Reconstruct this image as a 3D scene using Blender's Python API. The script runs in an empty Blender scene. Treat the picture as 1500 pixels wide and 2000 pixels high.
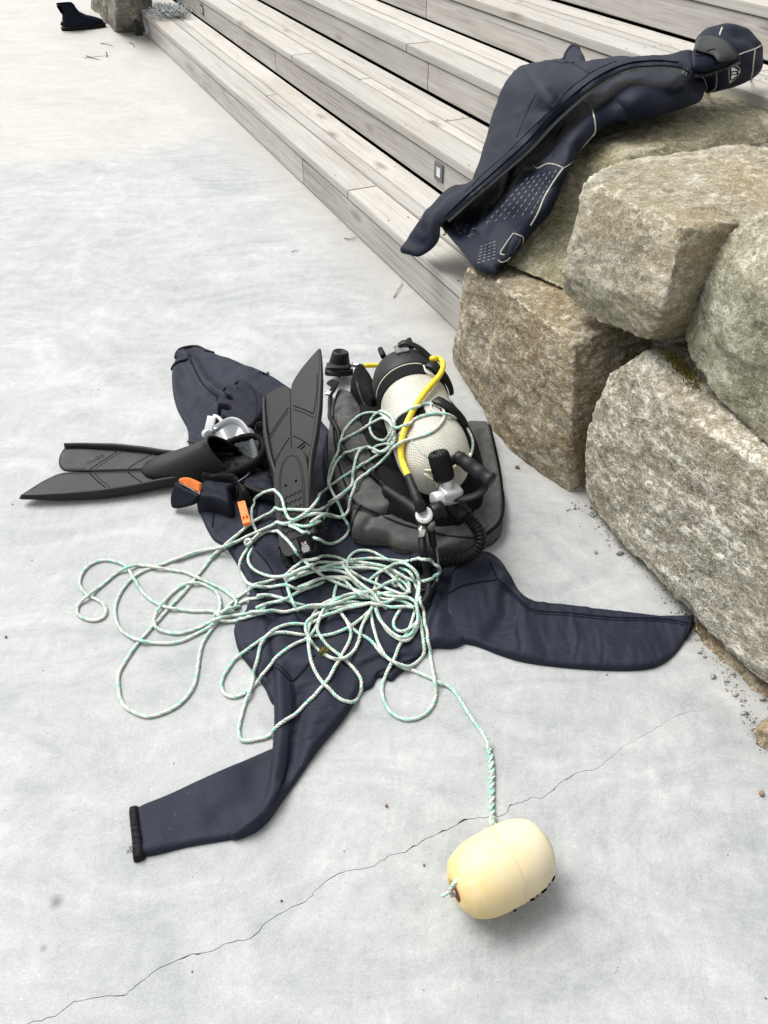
import bpy, bmesh, math, random
import numpy as np
from mathutils import Vector, Matrix, noise
from mathutils.bvhtree import BVHTree
from mathutils.geometry import delaunay_2d_cdt
random.seed(7); rng = np.random.default_rng(7)
SC = bpy.context.scene; COL = SC.collection
# ------------------------------------------------------------------ camera, world, sun, exposure
H = 1.45; TILT = math.radians(42.4); F = 1500.0
cam_d = bpy.data.cameras.new('camera'); cam = bpy.data.objects.new('camera', cam_d); COL.objects.link(cam)
cam.location = (0, 0, H); cam.rotation_euler = (math.pi/2 - TILT, 0, 0)
cam_d.sensor_fit = 'VERTICAL'; cam_d.sensor_height = 36.0; cam_d.lens = 36.0*F/2000.0
cam_d.clip_start = 0.02; cam_d.clip_end = 500
SC.camera = cam
W = bpy.data.worlds.new('World'); SC.world = W; W.use_nodes = True
wn = W.node_tree; bg = wn.nodes['Background']
sky = wn.nodes.new('ShaderNodeTexSky'); sky.sky_type = 'NISHITA'; sky.sun_disc = False
sky.sun_elevation = math.radians(56); sky.sun_rotation = math.radians(-52); sky.dust_density = 4.0; sky.ozone_density = 1.0
hs = wn.nodes.new('ShaderNodeHueSaturation'); hs.inputs['Saturation'].default_value = 0.05
wn.links.new(sky.outputs[0], hs.inputs['Color']); wn.links.new(hs.outputs[0], bg.inputs[0]); bg.inputs[1].default_value = 0.105
sun_d = bpy.data.lights.new('sun', 'SUN'); sun_d.energy = 1.5; sun_d.angle = math.radians(38); sun_d.color = (1, 0.975, 0.94)
sun = bpy.data.objects.new('sun', sun_d); COL.objects.link(sun); sun.location = (-3, 3, 6)
_el, _az = math.radians(56), math.radians(52)       # light comes from the upper left of the picture
_dir = Vector((-math.sin(_az)*math.cos(_el), math.cos(_az)*math.cos(_el), math.sin(_el)))
sun.rotation_euler = (-_dir).to_track_quat('-Z', 'Y').to_euler()
SC.view_settings.view_transform = 'Standard'; SC.view_settings.look = 'None'
SC.view_settings.gamma = 1.0; SC.view_settings.use_curve_mapping = False
SC.view_settings.exposure = 1.03
# ------------------------------------------------------------------ survey: photo pixel -> place
FW = np.array([0, math.cos(TILT), -math.sin(TILT)]); UP = np.array([0, math.sin(TILT), math.cos(TILT)]); RT = np.array([1., 0, 0])
CAM = np.array([0, 0, H])
ND = np.array([0.9107, 0.413, 0.0]); SD = np.array([-0.413, 0.9107, 0.0])   # across / along the timber steps
def ray(u, v): return RT*((u-750)/F) - UP*((v-1000)/F) + FW
def P(u, v, z=0.0):
    d = ray(u, v); return CAM + d*((z-H)/d[2])
def PN(u, v, n):
    d = ray(u, v); return CAM + d*((n-CAM@ND)/(d@ND))
def SNZ(s, n, z): return SD*s + ND*n + np.array([0, 0, z])
def zc(sc, ox, oy, pts): return [(x/sc+ox, y/sc+oy) for x, y in pts]
# ------------------------------------------------------------------ materials
def mat(name, color=(.5, .5, .5), rough=.6, metal=0.0, spec=.5, bump=None, var=None, sheen=0, coat=0, trans=0, emit=None):
    m = bpy.data.materials.new(name); m.use_nodes = True; nt = m.node_tree; b = nt.nodes['Principled BSDF']
    b.inputs['Base Color'].default_value = (*color, 1); b.inputs['Roughness'].default_value = rough
    b.inputs['Metallic'].default_value = metal; b.inputs['Specular IOR Level'].default_value = spec
    if sheen:
        b.inputs['Sheen Weight'].default_value = sheen; b.inputs['Sheen Roughness'].default_value = .5
    if coat: b.inputs['Coat Weight'].default_value = coat
    if trans: b.inputs['Transmission Weight'].default_value = trans
    tc = None
    if bump or var:
        tc = nt.nodes.new('ShaderNodeNewGeometry')
    if var:                      # var = (scale, amount, detail)
        n = nt.nodes.new('ShaderNodeTexNoise'); n.inputs['Scale'].default_value = var[0]; n.inputs['Detail'].default_value = 5
        n.inputs['Roughness'].default_value = .65
        nt.links.new(tc.outputs['Position'], n.inputs['Vector'])
        r = nt.nodes.new('ShaderNodeValToRGB'); a = var[1]
        r.color_ramp.elements[0].position = .3; r.color_ramp.elements[1].position = .72
        r.color_ramp.elements[0].color = tuple(c*(1-a) for c in color)+(1,); r.color_ramp.elements[1].color = tuple(min(1, c*(1+a)) for c in color)+(1,)
        nt.links.new(n.outputs['Fac'], r.inputs[0]); nt.links.new(r.outputs[0], b.inputs['Base Color'])
        rr = nt.nodes.new('ShaderNodeMapRange'); rr.inputs['To Min'].default_value = max(.05, rough-.12); rr.inputs['To Max'].default_value = min(1, rough+.12)
        nt.links.new(n.outputs['Fac'], rr.inputs['Value']); nt.links.new(rr.outputs[0], b.inputs['Roughness'])
    if bump:                     # bump = (scale, strength, distance)
        n = nt.nodes.new('ShaderNodeTexNoise'); n.inputs['Scale'].default_value = bump[0]; n.inputs['Detail'].default_value = 4
        nt.links.new(tc.outputs['Position'], n.inputs['Vector'])
        bp = nt.nodes.new('ShaderNodeBump'); bp.inputs['Strength'].default_value = bump[1]; bp.inputs['Distance'].default_value = bump[2]
        nt.links.new(n.outputs['Fac'], bp.inputs['Height']); nt.links.new(bp.outputs[0], b.inputs['Normal'])
    return m
class NT:
    """small node-building helper"""
    def __init__(s, name):
        s.m = bpy.data.materials.new(name); s.m.use_nodes = True; s.t = s.m.node_tree; s.b = s.t.nodes['Principled BSDF']
    def n(s, typ, **kw):
        x = s.t.nodes.new('ShaderNode'+typ)
        for k, v in kw.items():
            if k.startswith('_'): setattr(x, k[1:], v)
            else: s.set(x.inputs[k.replace('9', ' ')], v)
        return x
    def set(s, inp, v):
        if isinstance(v, bpy.types.NodeSocket): s.t.links.new(v, inp)
        else: inp.default_value = v
    def math(s, op, a, b=0.0, c=None):
        x = s.t.nodes.new('ShaderNodeMath'); x.operation = op; s.set(x.inputs[0], a); s.set(x.inputs[1], b)
        if c is not None: s.set(x.inputs[2], c)
        return x.outputs[0]
    def noise(s, vec, scale, detail=5, rough=.6, dist=0.0):
        x = s.n('TexNoise', Vector=vec, Scale=scale, Detail=detail, Roughness=rough, Distortion=dist); return x.outputs['Fac']
    def mapping(s, vec, sc=(1, 1, 1), rot=(0, 0, 0), loc=(0, 0, 0)):
        x = s.n('Mapping', Vector=vec); x.inputs['Scale'].default_value = sc; x.inputs['Rotation'].default_value = rot; x.inputs['Location'].default_value = loc
        return x.outputs[0]
    def ramp(s, fac, stops):
        x = s.t.nodes.new('ShaderNodeValToRGB'); s.set(x.inputs[0], fac); e = x.color_ramp.elements
        while len(e) < len(stops): e.new(.5)
        for i, (p, c) in enumerate(stops):
            e[i].position = p; e[i].color = (*c, 1) if isinstance(c, tuple) else (c, c, c, 1)
        return x.outputs[0]
    def mix(s, fac, a, b, mode='MIX'):
        x = s.t.nodes.new('ShaderNodeMix'); x.data_type = 'RGBA'; x.blend_type = mode
        s.set(x.inputs[0], fac)
        for i, v in ((6, a), (7, b)):
            if isinstance(v, tuple) and len(v) == 3: v = (*v, 1)
            s.set(x.inputs[i], v)
        return x.outputs[2]
    def bump(s, h, strength=.3, dist=.003, normal=None):
        x = s.n('Bump', Strength=strength, Distance=dist, Height=h)
        if normal is not None: s.t.links.new(normal, x.inputs['Normal'])
        return x.outputs[0]

def concrete_material():
    k = NT('trowelled_concrete'); pos = k.n('NewGeometry').outputs['Position']
    cloud = k.noise(pos, 1.6, 6, .62, 1.2)
    sw1 = k.noise(k.mapping(pos, (2.0, 4.2, 1), (0, 0, .5)), 1.0, 7, .62, 3.2)
    sw2 = k.noise(k.mapping(pos, (9, 4.5, 1), (0, 0, -.7)), 1.0, 6, .68, 3.5)
    fine = k.noise(pos, 140, 4, .7); mid = k.noise(pos, 22, 6, .7, .6)
    f = k.math('MULTIPLY_ADD', cloud, .42, k.math('MULTIPLY', sw1, .45))
    f = k.math('MULTIPLY_ADD', sw2, .26, f); f = k.math('MULTIPLY_ADD', mid, .22, f); f = k.math('MULTIPLY_ADD', fine, .26, f)
    grey = k.ramp(f, [(.66, (.252, .268, .270)), (.75, (.312, .326, .327)), (.83, (.362, .372, .370)), (.93, (.44, .447, .442))])
    warm = k.ramp(f, [(.66, (.335, .325, .297)), (.79, (.395, .386, .36)), (.97, (.47, .462, .44))])
    # older warm slab beyond a diagonal pour line
    sep = k.n('SeparateXYZ', Vector=pos)
    a, b = P(0, 335), P(480, 258); slope = (b[1]-a[1])/(b[0]-a[0]); c0 = a[1]-slope*a[0]
    line = k.math('SUBTRACT', sep.outputs[1], k.math('MULTIPLY_ADD', sep.outputs[0], slope, c0))
    wob = k.math('MULTIPLY_ADD', k.noise(pos, 1.3, 5, .6, .8), 1.1, -.55)
    line = k.math('ADD', line, wob)
    fac = k.n('MapRange', Value=line); fac.inputs['From Min'].default_value = -.12; fac.inputs['From Max'].default_value = .16
    col = k.mix(fac.outputs[0], grey, warm)
    # dark pits, pale flecks and one oil spot
    vo = k.n('TexVoronoi', Vector=pos, Scale=42.0); d = vo.outputs['Distance']
    pit = k.math('MULTIPLY', k.math('LESS_THAN', d, .055), k.math('GREATER_THAN', k.noise(pos, 9, 2), .57))
    col = k.mix(k.math('MULTIPLY', pit, .75), col, (.10, .10, .10))
    vo2 = k.n('TexVoronoi', Vector=k.mapping(pos, loc=(3.3, 1.7, 0)), Scale=30.0)
    chip = k.math('MULTIPLY', k.math('LESS_THAN', vo2.outputs['Distance'], .05), k.math('GREATER_THAN', k.noise(pos, 7, 2), .55))
    col = k.mix(k.math('MULTIPLY', chip, .6), col, (.75, .75, .74))
    sand = k.noise(pos, 420, 3, .6); col = k.mix(k.ramp(sand, [(.57, 0.0), (.70, .5)]), col, (.15, .15, .145)); col = k.mix(k.ramp(sand, [(.30, .4), (.42, 0.0)]), col, (.60, .60, .58))
    for (u, v, r, s) in ((110, 1762, .016, .7), (85, 1852, .008, .55), (1020, 905, .012, .3), (660, 475, .03, .35), (690, 462, .02, .3)):
        q = P(u, v); dd = k.n('VectorMath', _operation='DISTANCE'); k.t.links.new(pos, dd.inputs[0]); dd.inputs[1].default_value = (q[0], q[1], 0)
        dv = k.math('MULTIPLY_ADD', k.noise(pos, 60, 3), r*.8, dd.outputs['Value'])
        mr = k.n('MapRange', Value=dv); mr.inputs['From Min'].default_value = r*1.5; mr.inputs['From Max'].default_value = r*.5
        mr.inputs['To Max'].default_value = s
        col = k.mix(mr.outputs[0], col, (.09, .09, .09))
    # dust tide along the foot of the boulders and the steps
    dn = k.n('VectorMath', _operation='DOT_PRODUCT'); k.t.links.new(pos, dn.inputs[0]); dn.inputs[1].default_value = tuple(ND)
    ed = k.math('MULTIPLY_ADD', k.noise(pos, 5, 5, .6), .28, dn.outputs['Value'])
    mr = k.n('MapRange', Value=ed); mr.inputs['From Min'].default_value = 1.18; mr.inputs['From Max'].default_value = 1.36; mr.inputs['To Max'].default_value = .55
    col = k.mix(mr.outputs[0], col, (.36, .345, .315))
    k.set(k.b.inputs['Base Color'], col)
    rr = k.n('MapRange', Value=f); rr.inputs['From Min'].default_value = .6; rr.inputs['From Max'].default_value = 1.0
    rr.inputs['To Min'].default_value = .55; rr.inputs['To Max'].default_value = .8
    k.set(k.b.inputs['Roughness'], rr.outputs[0])
    hgt = k.math('MULTIPLY_ADD', fine, .35, k.math('MULTIPLY_ADD', mid, .5, k.math('MULTIPLY', sw1, 1.0)))
    hgt = k.math('MULTIPLY_ADD', pit, -.6, hgt)
    k.set(k.b.inputs['Normal'], k.bump(hgt, .45, .005))
    return k.m

def wood_material(name, lo, midc, hi, tint):
    k = NT(name); tc = k.n('TexCoord').outputs['Object']; oi = k.n('ObjectInfo')
    off = k.n('VectorMath', _operation='SCALE'); off.inputs[0].default_value = (37, 11, 23); k.set(off.inputs['Scale'], oi.outputs['Random'])
    v = k.n('VectorMath', _operation='ADD'); k.t.links.new(tc, v.inputs[0]); k.t.links.new(off.outputs[0], v.inputs[1]); v = v.outputs[0]
    # knots bend the grain
    kv = k.mapping(v, (1.7, 5.5, 5.5)); vo = k.n('TexVoronoi', Vector=kv, Scale=1.0, Randomness=1.0)
    kd = vo.outputs['Distance']
    kn = k.n('MapRange', Value=kd); kn.inputs['From Min'].default_value = .16; kn.inputs['From Max'].default_value = .03
    bend = k.n('MapRange', Value=kd); bend.inputs['From Min'].default_value = .5; bend.inputs['From Max'].default_value = 0.0
    sep = k.n('SeparateXYZ', Vector=v)
    warp = k.math('MULTIPLY', k.math('POWER', bend.outputs[0], 2.0), .012)
    y2 = k.math('ADD', sep.outputs[1], warp); z2 = k.math('ADD', sep.outputs[2], warp)
    cv = k.n('CombineXYZ', X=sep.outputs[0], Y=y2, Z=z2).outputs[0]
    g1 = k.noise(k.mapping(cv, (2.2, 95, 95)), 1.0, 6, .68, .4)
    g2 = k.noise(k.mapping(cv, (.9, 16, 16)), 1.0, 5, .6, 1.4)
    g3 = k.noise(k.mapping(v, (1.3, 4, 4)), 1.0, 4, .6, .6)
    f = k.math('MULTIPLY_ADD', g1, .56, k.math('MULTIPLY_ADD', g2, .30, k.math('MULTIPLY', g3, .26)))
    col = k.ramp(f, [(.40, lo), (.53, midc), (.68, hi)])
    rb = k.n('MapRange', Value=oi.outputs['Random']); rb.inputs['To Min'].default_value = .86; rb.inputs['To Max'].default_value = 1.08
    hsv = k.n('HueSaturation', Color=col, Value=rb.outputs[0]); col = hsv.outputs[0]
    # brownish weathering streaks
    st = k.noise(k.mapping(v, (.9, 3, 3), loc=(4, 2, 1)), 1.6, 5, .65, .8)
    sm = k.n('MapRange', Value=st); sm.inputs['From Min'].default_value = .54; sm.inputs['From Max'].default_value = .74; sm.inputs['To Max'].default_value = .5
    col = k.mix(sm.outputs[0], col, tint)
    col = k.mix(k.math('MULTIPLY', kn.outputs[0], .7), col, (.15, .12, .095))
    crack = k.math('LESS_THAN', k.noise(k.mapping(cv, (.8, 90, 90), loc=(1, 5, 2)), 1.0, 3, .5), .30)
    col = k.mix(k.math('MULTIPLY', crack, .55), col, (.13, .115, .10))
    k.set(k.b.inputs['Base Color'], col); k.b.inputs['Roughness'].default_value = .78; k.b.inputs['Specular IOR Level'].default_value = .35
    hh = k.math('MULTIPLY_ADD', crack, -.5, f)
    k.set(k.b.inputs['Normal'], k.bump(hh, .5, .004))
    return k.m

def granite(name, dark, base, light, stain, stain_amt, speck=1.0, band=(0, 0, 0), moss=.0, white=.3):
    k = NT(name); pos = k.n('NewGeometry').outputs['Position']
    bv = k.mapping(pos, (1, 1, 1.8), band)
    n1 = k.noise(bv, 9, 6, .7, .8); n2 = k.noise(pos, 70, 5, .75); n3 = k.noise(bv, 2.6, 4, .6, .7)
    vo = k.n('TexVoronoi', Vector=pos, Scale=330.0); grain = vo.outputs['Color']; gs = k.n('SeparateColor', Color=grain).outputs[0]
    n4 = k.noise(k.mapping(bv, (1, 1, 1.3)), 34, 5, .75, .5)
    f = k.math('MULTIPLY_ADD', n1, .34, k.math('MULTIPLY_ADD', n2, .34, k.math('MULTIPLY', n4, .38)))
    f = k.math('MULTIPLY_ADD', k.math('SUBTRACT', gs, .5), .12*speck, f)
    col = k.ramp(f, [(.39, tuple(x*.75 for x in dark)), (.52, base), (.61, tuple(.6*a+.4*b for a, b in zip(base, light))), (.69, light)])
    sm = k.n('MapRange', Value=k.math('MULTIPLY_ADD', n2, .25, n3)); sm.inputs['From Min'].default_value = .50; sm.inputs['From Max'].default_value = .78; sm.inputs['To Max'].default_value = stain_amt
    col = k.mix(sm.outputs[0], col, k.mix(n2, tuple(c*.75 for c in stain), tuple(min(1, c*1.35) for c in stain)))
    # dark mineral flecks and bright quartz flecks
    fl = k.math('LESS_THAN', gs, .05); col = k.mix(k.math('MULTIPLY', fl, .4), col, (.035, .035, .032))
    fq = k.math('GREATER_THAN', k.math('MULTIPLY', gs, k.math('ADD', n4, .45)), .98); col = k.mix(k.math('MULTIPLY', fq, .7), col, (.62, .60, .54))
    # pale feldspar clots
    wc = k.noise(k.mapping(bv, (1, 1, 1.3), loc=(7, 3, 1)), 34, 6, .78, .9); wm = k.n('MapRange', Value=k.math('MULTIPLY_ADD', n1, .35, wc)); wm.inputs['From Min'].default_value = .70; wm.inputs['From Max'].default_value = .80; wm.inputs['To Max'].default_value = white
    col = k.mix(wm.outputs[0], col, tuple(min(1, c*1.12) for c in light))
    # dark biotite bands
    bd = k.noise(k.mapping(bv, (.5, .5, 4.5), loc=(2, 1, 4)), 3.2, 4, .55, .4)
    bm = k.n('MapRange', Value=k.math('MULTIPLY_ADD', n2, .2, bd)); bm.inputs['From Min'].default_value = .70; bm.inputs['From Max'].default_value = .80; bm.inputs['To Max'].default_value = .5
    col = k.mix(bm.outputs[0], col, (.085, .088, .085))
    if moss:
        ms = k.noise(pos, 7, 5, .7, .5); mm = k.n('MapRange', Value=ms); mm.inputs['From Min'].default_value = .54; mm.inputs['From Max'].default_value = .70; mm.inputs['To Max'].default_value = moss
        col = k.mix(mm.outputs[0], col, k.mix(n2, (.085, .09, .03), (.24, .225, .085)))
    # paler convex edges, picked by pointiness
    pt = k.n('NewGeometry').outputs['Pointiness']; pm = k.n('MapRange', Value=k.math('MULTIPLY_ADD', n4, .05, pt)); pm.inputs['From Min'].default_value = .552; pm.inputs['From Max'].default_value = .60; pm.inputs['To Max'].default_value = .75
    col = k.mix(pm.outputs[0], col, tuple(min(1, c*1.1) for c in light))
    k.set(k.b.inputs['Base Color'], col); k.b.inputs['Roughness'].default_value = .85; k.b.inputs['Specular IOR Level'].default_value = .25
    hgt = k.math('MULTIPLY_ADD', n2, .6, k.math('MULTIPLY_ADD', n1, .7, k.math('MULTIPLY', n4, .7)))
    nn = k.bump(hgt, .9, .009); nn = k.bump(gs, .22, .0025, nn)
    k.set(k.b.inputs['Normal'], nn)
    return k.m

def neoprene(name, c, fray=.25, rough=.62):
    k = NT(name); pos = k.n('NewGeometry').outputs['Position']
    n1 = k.noise(pos, 5, 5, .6, .5); n2 = k.noise(pos, 900, 2, .5); n3 = k.noise(pos, 34, 5, .65, 1.0)
    f = k.math('MULTIPLY_ADD', n3, .4, k.math('MULTIPLY', n1, .6))
    col = k.ramp(f, [(.34, tuple(x*.78 for x in c)), (.55, c), (.72, tuple(x*1.28+.003 for x in c))])
    dv = k.n('TexVoronoi', Vector=pos, Scale=70.0); lint = k.math('MULTIPLY', k.math('LESS_THAN', dv.outputs['Distance'], .05), k.math('GREATER_THAN', n3, .56))
    col = k.mix(k.math('MULTIPLY', lint, .55), col, (.45, .45, .45))
    k.set(k.b.inputs['Base Color'], col); k.b.inputs['Roughness'].default_value = rough; k.b.inputs['Specular IOR Level'].default_value = .15
    k.b.inputs['Sheen Weight'].default_value = fray*.15; k.b.inputs['Sheen Roughness'].default_value = .45; k.b.inputs['Sheen Tint'].default_value = (.75, .78, .95, 1)
    wr = k.noise(k.mapping(pos, (26, 70, 40), (0, 0, .6)), 1.0, 3, .5, 1.2)
    nn = k.bump(k.math('MULTIPLY_ADD', n1, .5, wr), .30, .004); nn = k.bump(n2, .12, .0006, nn)
    k.set(k.b.inputs['Normal'], nn)
    return k.m

def weave(name, c, scale=420, rough=.85):
    k = NT(name); pos = k.n('NewGeometry').outputs['Position']
    n1 = k.noise(pos, 7, 5, .65, .6); n2 = k.noise(pos, scale, 3, .6); n3 = k.noise(pos, 45, 4, .7)
    f = k.math('MULTIPLY_ADD', n2, .45, k.math('MULTIPLY_ADD', n1, .35, k.math('MULTIPLY', n3, .25)))
    col = k.ramp(f, [(.36, tuple(x*.55 for x in c)), (.54, c), (.72, tuple(x*1.7 for x in c))])
    k.set(k.b.inputs['Base Color'], col); k.b.inputs['Roughness'].default_value = rough; k.b.inputs['Specular IOR Level'].default_value = .12
    k.set(k.b.inputs['Normal'], k.bump(n2, .35, .001))
    return k.m

def net_material():
    k = NT('netted_tank_shell'); uv = k.n('TexCoord').outputs['UV']; sp = k.n('SeparateXYZ', Vector=uv)
    a = k.math('MULTIPLY', sp.outputs[0], 62.0); b = k.math('MULTIPLY', sp.outputs[1], 96.0)
    def line(x, w):
        fr = k.math('ABSOLUTE', k.math('SUBTRACT', k.math('FRACT', x), .5)); return k.math('LESS_THAN', fr, w)
    wob = k.math('MULTIPLY', k.noise(uv, 9, 3), .8)
    d1 = line(k.math('ADD', k.math('ADD', a, b), wob), .12); d2 = line(k.math('ADD', k.math('SUBTRACT', a, b), wob), .12)
    knot = k.math('MAXIMUM', d1, d2)
    pos = k.n('NewGeometry').outputs['Position']; n = k.noise(pos, 14, 5, .6)
    base = k.ramp(n, [(.35, (.50, .485, .42)), (.65, (.62, .605, .55))])
    mesh = k.ramp(k.noise(pos, 120, 3), [(.3, (.16, .14, .095)), (.7, (.30, .27, .19))])
    col = k.mix(k.math('MULTIPLY', knot, .65), base, mesh)
    k.set(k.b.inputs['Base Color'], col); k.b.inputs['Roughness'].default_value = .55
    k.set(k.b.inputs['Normal'], k.bump(knot, .6, .0018))
    return k.m

def rope_material():
    k = NT('laid_rope'); at = k.n('Attribute', _attribute_name='Col')
    pos = k.n('NewGeometry').outputs['Position']; n = k.noise(pos, 260, 4, .7)
    m = k.ramp(n, [(.3, .72), (.65, 1.0)]); col = k.mix(1.0, at.outputs['Color'], m, 'MULTIPLY')
    k.set(k.b.inputs['Base Color'], col); k.b.inputs['Roughness'].default_value = .6
    k.set(k.b.inputs['Normal'], k.bump(k.noise(pos, 700, 2), .4, .0008))
    return k.m

M = dict(
    concrete=concrete_material(),
    tread=wood_material('weathered_tread_wood', (.29, .272, .243), (.415, .395, .36), (.495, .478, .445), (.33, .29, .23)),
    riser=wood_material('weathered_riser_wood', (.225, .21, .19), (.355, .336, .31), (.46, .44, .41), (.30, .255, .195)),
    fascia=wood_material('weathered_fascia_wood', (.20, .185, .168), (.38, .36, .335), (.50, .485, .46), (.25, .205, .15)),
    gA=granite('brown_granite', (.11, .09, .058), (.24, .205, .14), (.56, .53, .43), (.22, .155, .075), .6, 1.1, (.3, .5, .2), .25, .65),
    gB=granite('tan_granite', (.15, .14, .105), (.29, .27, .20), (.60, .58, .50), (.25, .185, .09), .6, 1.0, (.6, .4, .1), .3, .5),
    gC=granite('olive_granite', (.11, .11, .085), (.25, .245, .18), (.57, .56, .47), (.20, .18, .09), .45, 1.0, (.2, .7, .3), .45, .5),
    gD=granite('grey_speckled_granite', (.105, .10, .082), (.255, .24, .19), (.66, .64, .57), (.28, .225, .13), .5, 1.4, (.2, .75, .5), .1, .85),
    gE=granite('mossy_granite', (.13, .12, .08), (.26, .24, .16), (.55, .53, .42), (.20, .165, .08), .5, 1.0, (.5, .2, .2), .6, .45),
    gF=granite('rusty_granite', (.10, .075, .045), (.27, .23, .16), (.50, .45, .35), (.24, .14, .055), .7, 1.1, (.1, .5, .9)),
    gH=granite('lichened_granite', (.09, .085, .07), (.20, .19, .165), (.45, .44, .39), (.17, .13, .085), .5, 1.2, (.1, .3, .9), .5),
    suit=neoprene('indigo_neoprene', (.0165, .0195, .0320), .22),
    vest=neoprene('navy_neoprene', (.0058, .0092, .0205), .10, .6),
    glove=neoprene('dark_navy_neoprene', (.0064, .0080, .0150), .08),
    black_neo=neoprene('black_neoprene', (.007, .0075, .009), .1),
    face_seal=mat('grey_smooth_neoprene', (.034, .037, .037), .6, spec=.25, var=(20, .15, 4)),
    seam=mat('dark_seam_tape', (.007, .0078, .014), .8, spec=.1, bump=(900, .4, .001)),
    pale_stitch=mat('pale_stitching', (.52, .50, .42), .8, bump=(1200, .8, .002)),
    print_grey=mat('grey_print', (.17, .175, .19), .6),
    print_white=mat('white_print', (.72, .72, .70), .6),
    print_red=mat('red_print', (.45, .03, .05), .6),
    rubber=mat('charcoal_rubber', (.0125, .0132, .0135), .52, spec=.26, bump=(220, .18, .001), var=(16, .28, 5)),
    rubber_dk=mat('black_rubber', (.005, .0053, .0056), .5, spec=.2, bump=(300, .2, .001), var=(30, .25, 5)),
    rib=mat('rubber_groove', (.005, .005, .0055), .8, spec=.1),
    plastic=mat('black_plastic', (.005, .0053, .006), .42, spec=.25, var=(40, .2, 4), bump=(300, .1, .0006)),
    web=weave('black_webbing', (.006, .006, .007), 600, .8),
    bcd=weave('washed_grey_nylon', (.088, .088, .086), 520, .86),
    bcd_trim=weave('brown_black_binding', (.035, .028, .025), 300, .8),
    pile=weave('dark_pile', (.030, .022, .024), 200, .95),
    inside=mat('dark_inside', (.002, .002, .002), 1.0, spec=.0),  # near-black: painted shade of holes and pockets, also lettering and tear
    orange=mat('orange_plastic', (.85, .19, .03), .45, var=(30, .12, 4)),
    orange_lin=weave('orange_lining', (.82, .22, .06), 500, .8),
    yellow=mat('yellow_hose_rubber', (.80, .60, .03), .42, var=(25, .12, 4)),
    chrome=mat('brushed_chrome', (.68, .68, .66), .28, 1.0, var=(60, .12, 4)),
    satin=mat('satin_silver', (.56, .56, .56), .36, .35, var=(50, .1, 4)),
    brass=mat('tarnished_brass', (.36, .33, .27), .42, .7), cap=mat('bead_blasted_cap', (.58, .58, .575), .38, 0.0, var=(50, .08, 4)), worn=mat('worn_label_print', (.12, .115, .11), .6, var=(45, .95, 6)),
    white_pl=mat('white_plastic', (.55, .56, .57), .4, var=(30, .08, 4)),
    clear=mat('milky_silicone', (.42, .45, .47), .35, trans=.45, var=(30, .08, 4)),
    glass=mat('mask_glass', (.55, .57, .58), .1, trans=.75),
    cream=mat('cream_cord', (.58, .56, .42), .75, bump=(800, .5, .001)),
    net=net_material(), rope=rope_material(),
    twig=mat('twig_bark', (.05, .035, .022), .85), straw=mat('dry_stalk', (.20, .10, .05), .8),
    pebble=mat('brown_pebble', (.24, .16, .10), .8, bump=(300, .5, .002), var=(200, .3, 4)),
    gravel=mat('grey_gravel', (.30, .285, .26), .9, bump=(400, .6, .002), var=(90, .6, 5)),
    grit=mat('grit', (.10, .085, .07), .9, var=(30, .7, 3)),
    pale_grit=mat('pale_grit', (.62, .61, .58), .8),
    moss=mat('moss', (.16, .135, .02), .95, var=(120, .5, 4)),
    teal_cord=mat('faded_blue_cord', (.34, .37, .37), .7, var=(25, .55, 4)),
    lamp_frame=mat('zinc_lamp_frame', (.13, .145, .15), .5, .4), lamp_lens=mat('frosted_lens', (.62, .64, .65), .35),
    steel=mat('dark_steel', (.05, .05, .05), .5, .6), dark=mat('gap_shade_black', (.006, .0055, .005), 1.0, spec=.0),  # dark: near-black that paints shade into the step gaps
    crackm=mat('crack_dirt', (.045, .043, .04), .95),
)
def float_material():
    k = NT('sun_bleached_float'); tc = k.n('TexCoord').outputs['Object']; sp = k.n('SeparateXYZ', Vector=tc)
    n = k.noise(tc, 9, 5, .6, .6); n2 = k.noise(tc, 60, 5, .7)
    f = k.math('ADD', k.math('MULTIPLY', sp.outputs[0], -3.6), k.math('MULTIPLY_ADD', n, .7, -.02))
    col = k.ramp(f, [(.10, (.66, .58, .41)), (.42, (.68, .545, .30)), (.75, (.68, .50, .18))])
    col = k.mix(k.ramp(n2, [(.45, 0.0), (.75, .45)]), col, (.66, .60, .47)); col = k.mix(k.ramp(k.noise(tc, 22, 6, .75, .8), [(.58, 0.0), (.72, .4)]), col, (.38, .31, .20))
    k.set(k.b.inputs['Base Color'], col); k.b.inputs['Roughness'].default_value = .5; k.b.inputs['Subsurface Weight'].default_value = .08
    k.b.inputs['Subsurface Radius'].default_value = (.02, .012, .005)
    k.set(k.b.inputs['Normal'], k.bump(k.math('MULTIPLY_ADD', n2, .5, n), .18, .003))
    return k.m
M['float'] = float_material(); M['float_in'] = mat('red_core', (.18, .03, .02), .7)
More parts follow.
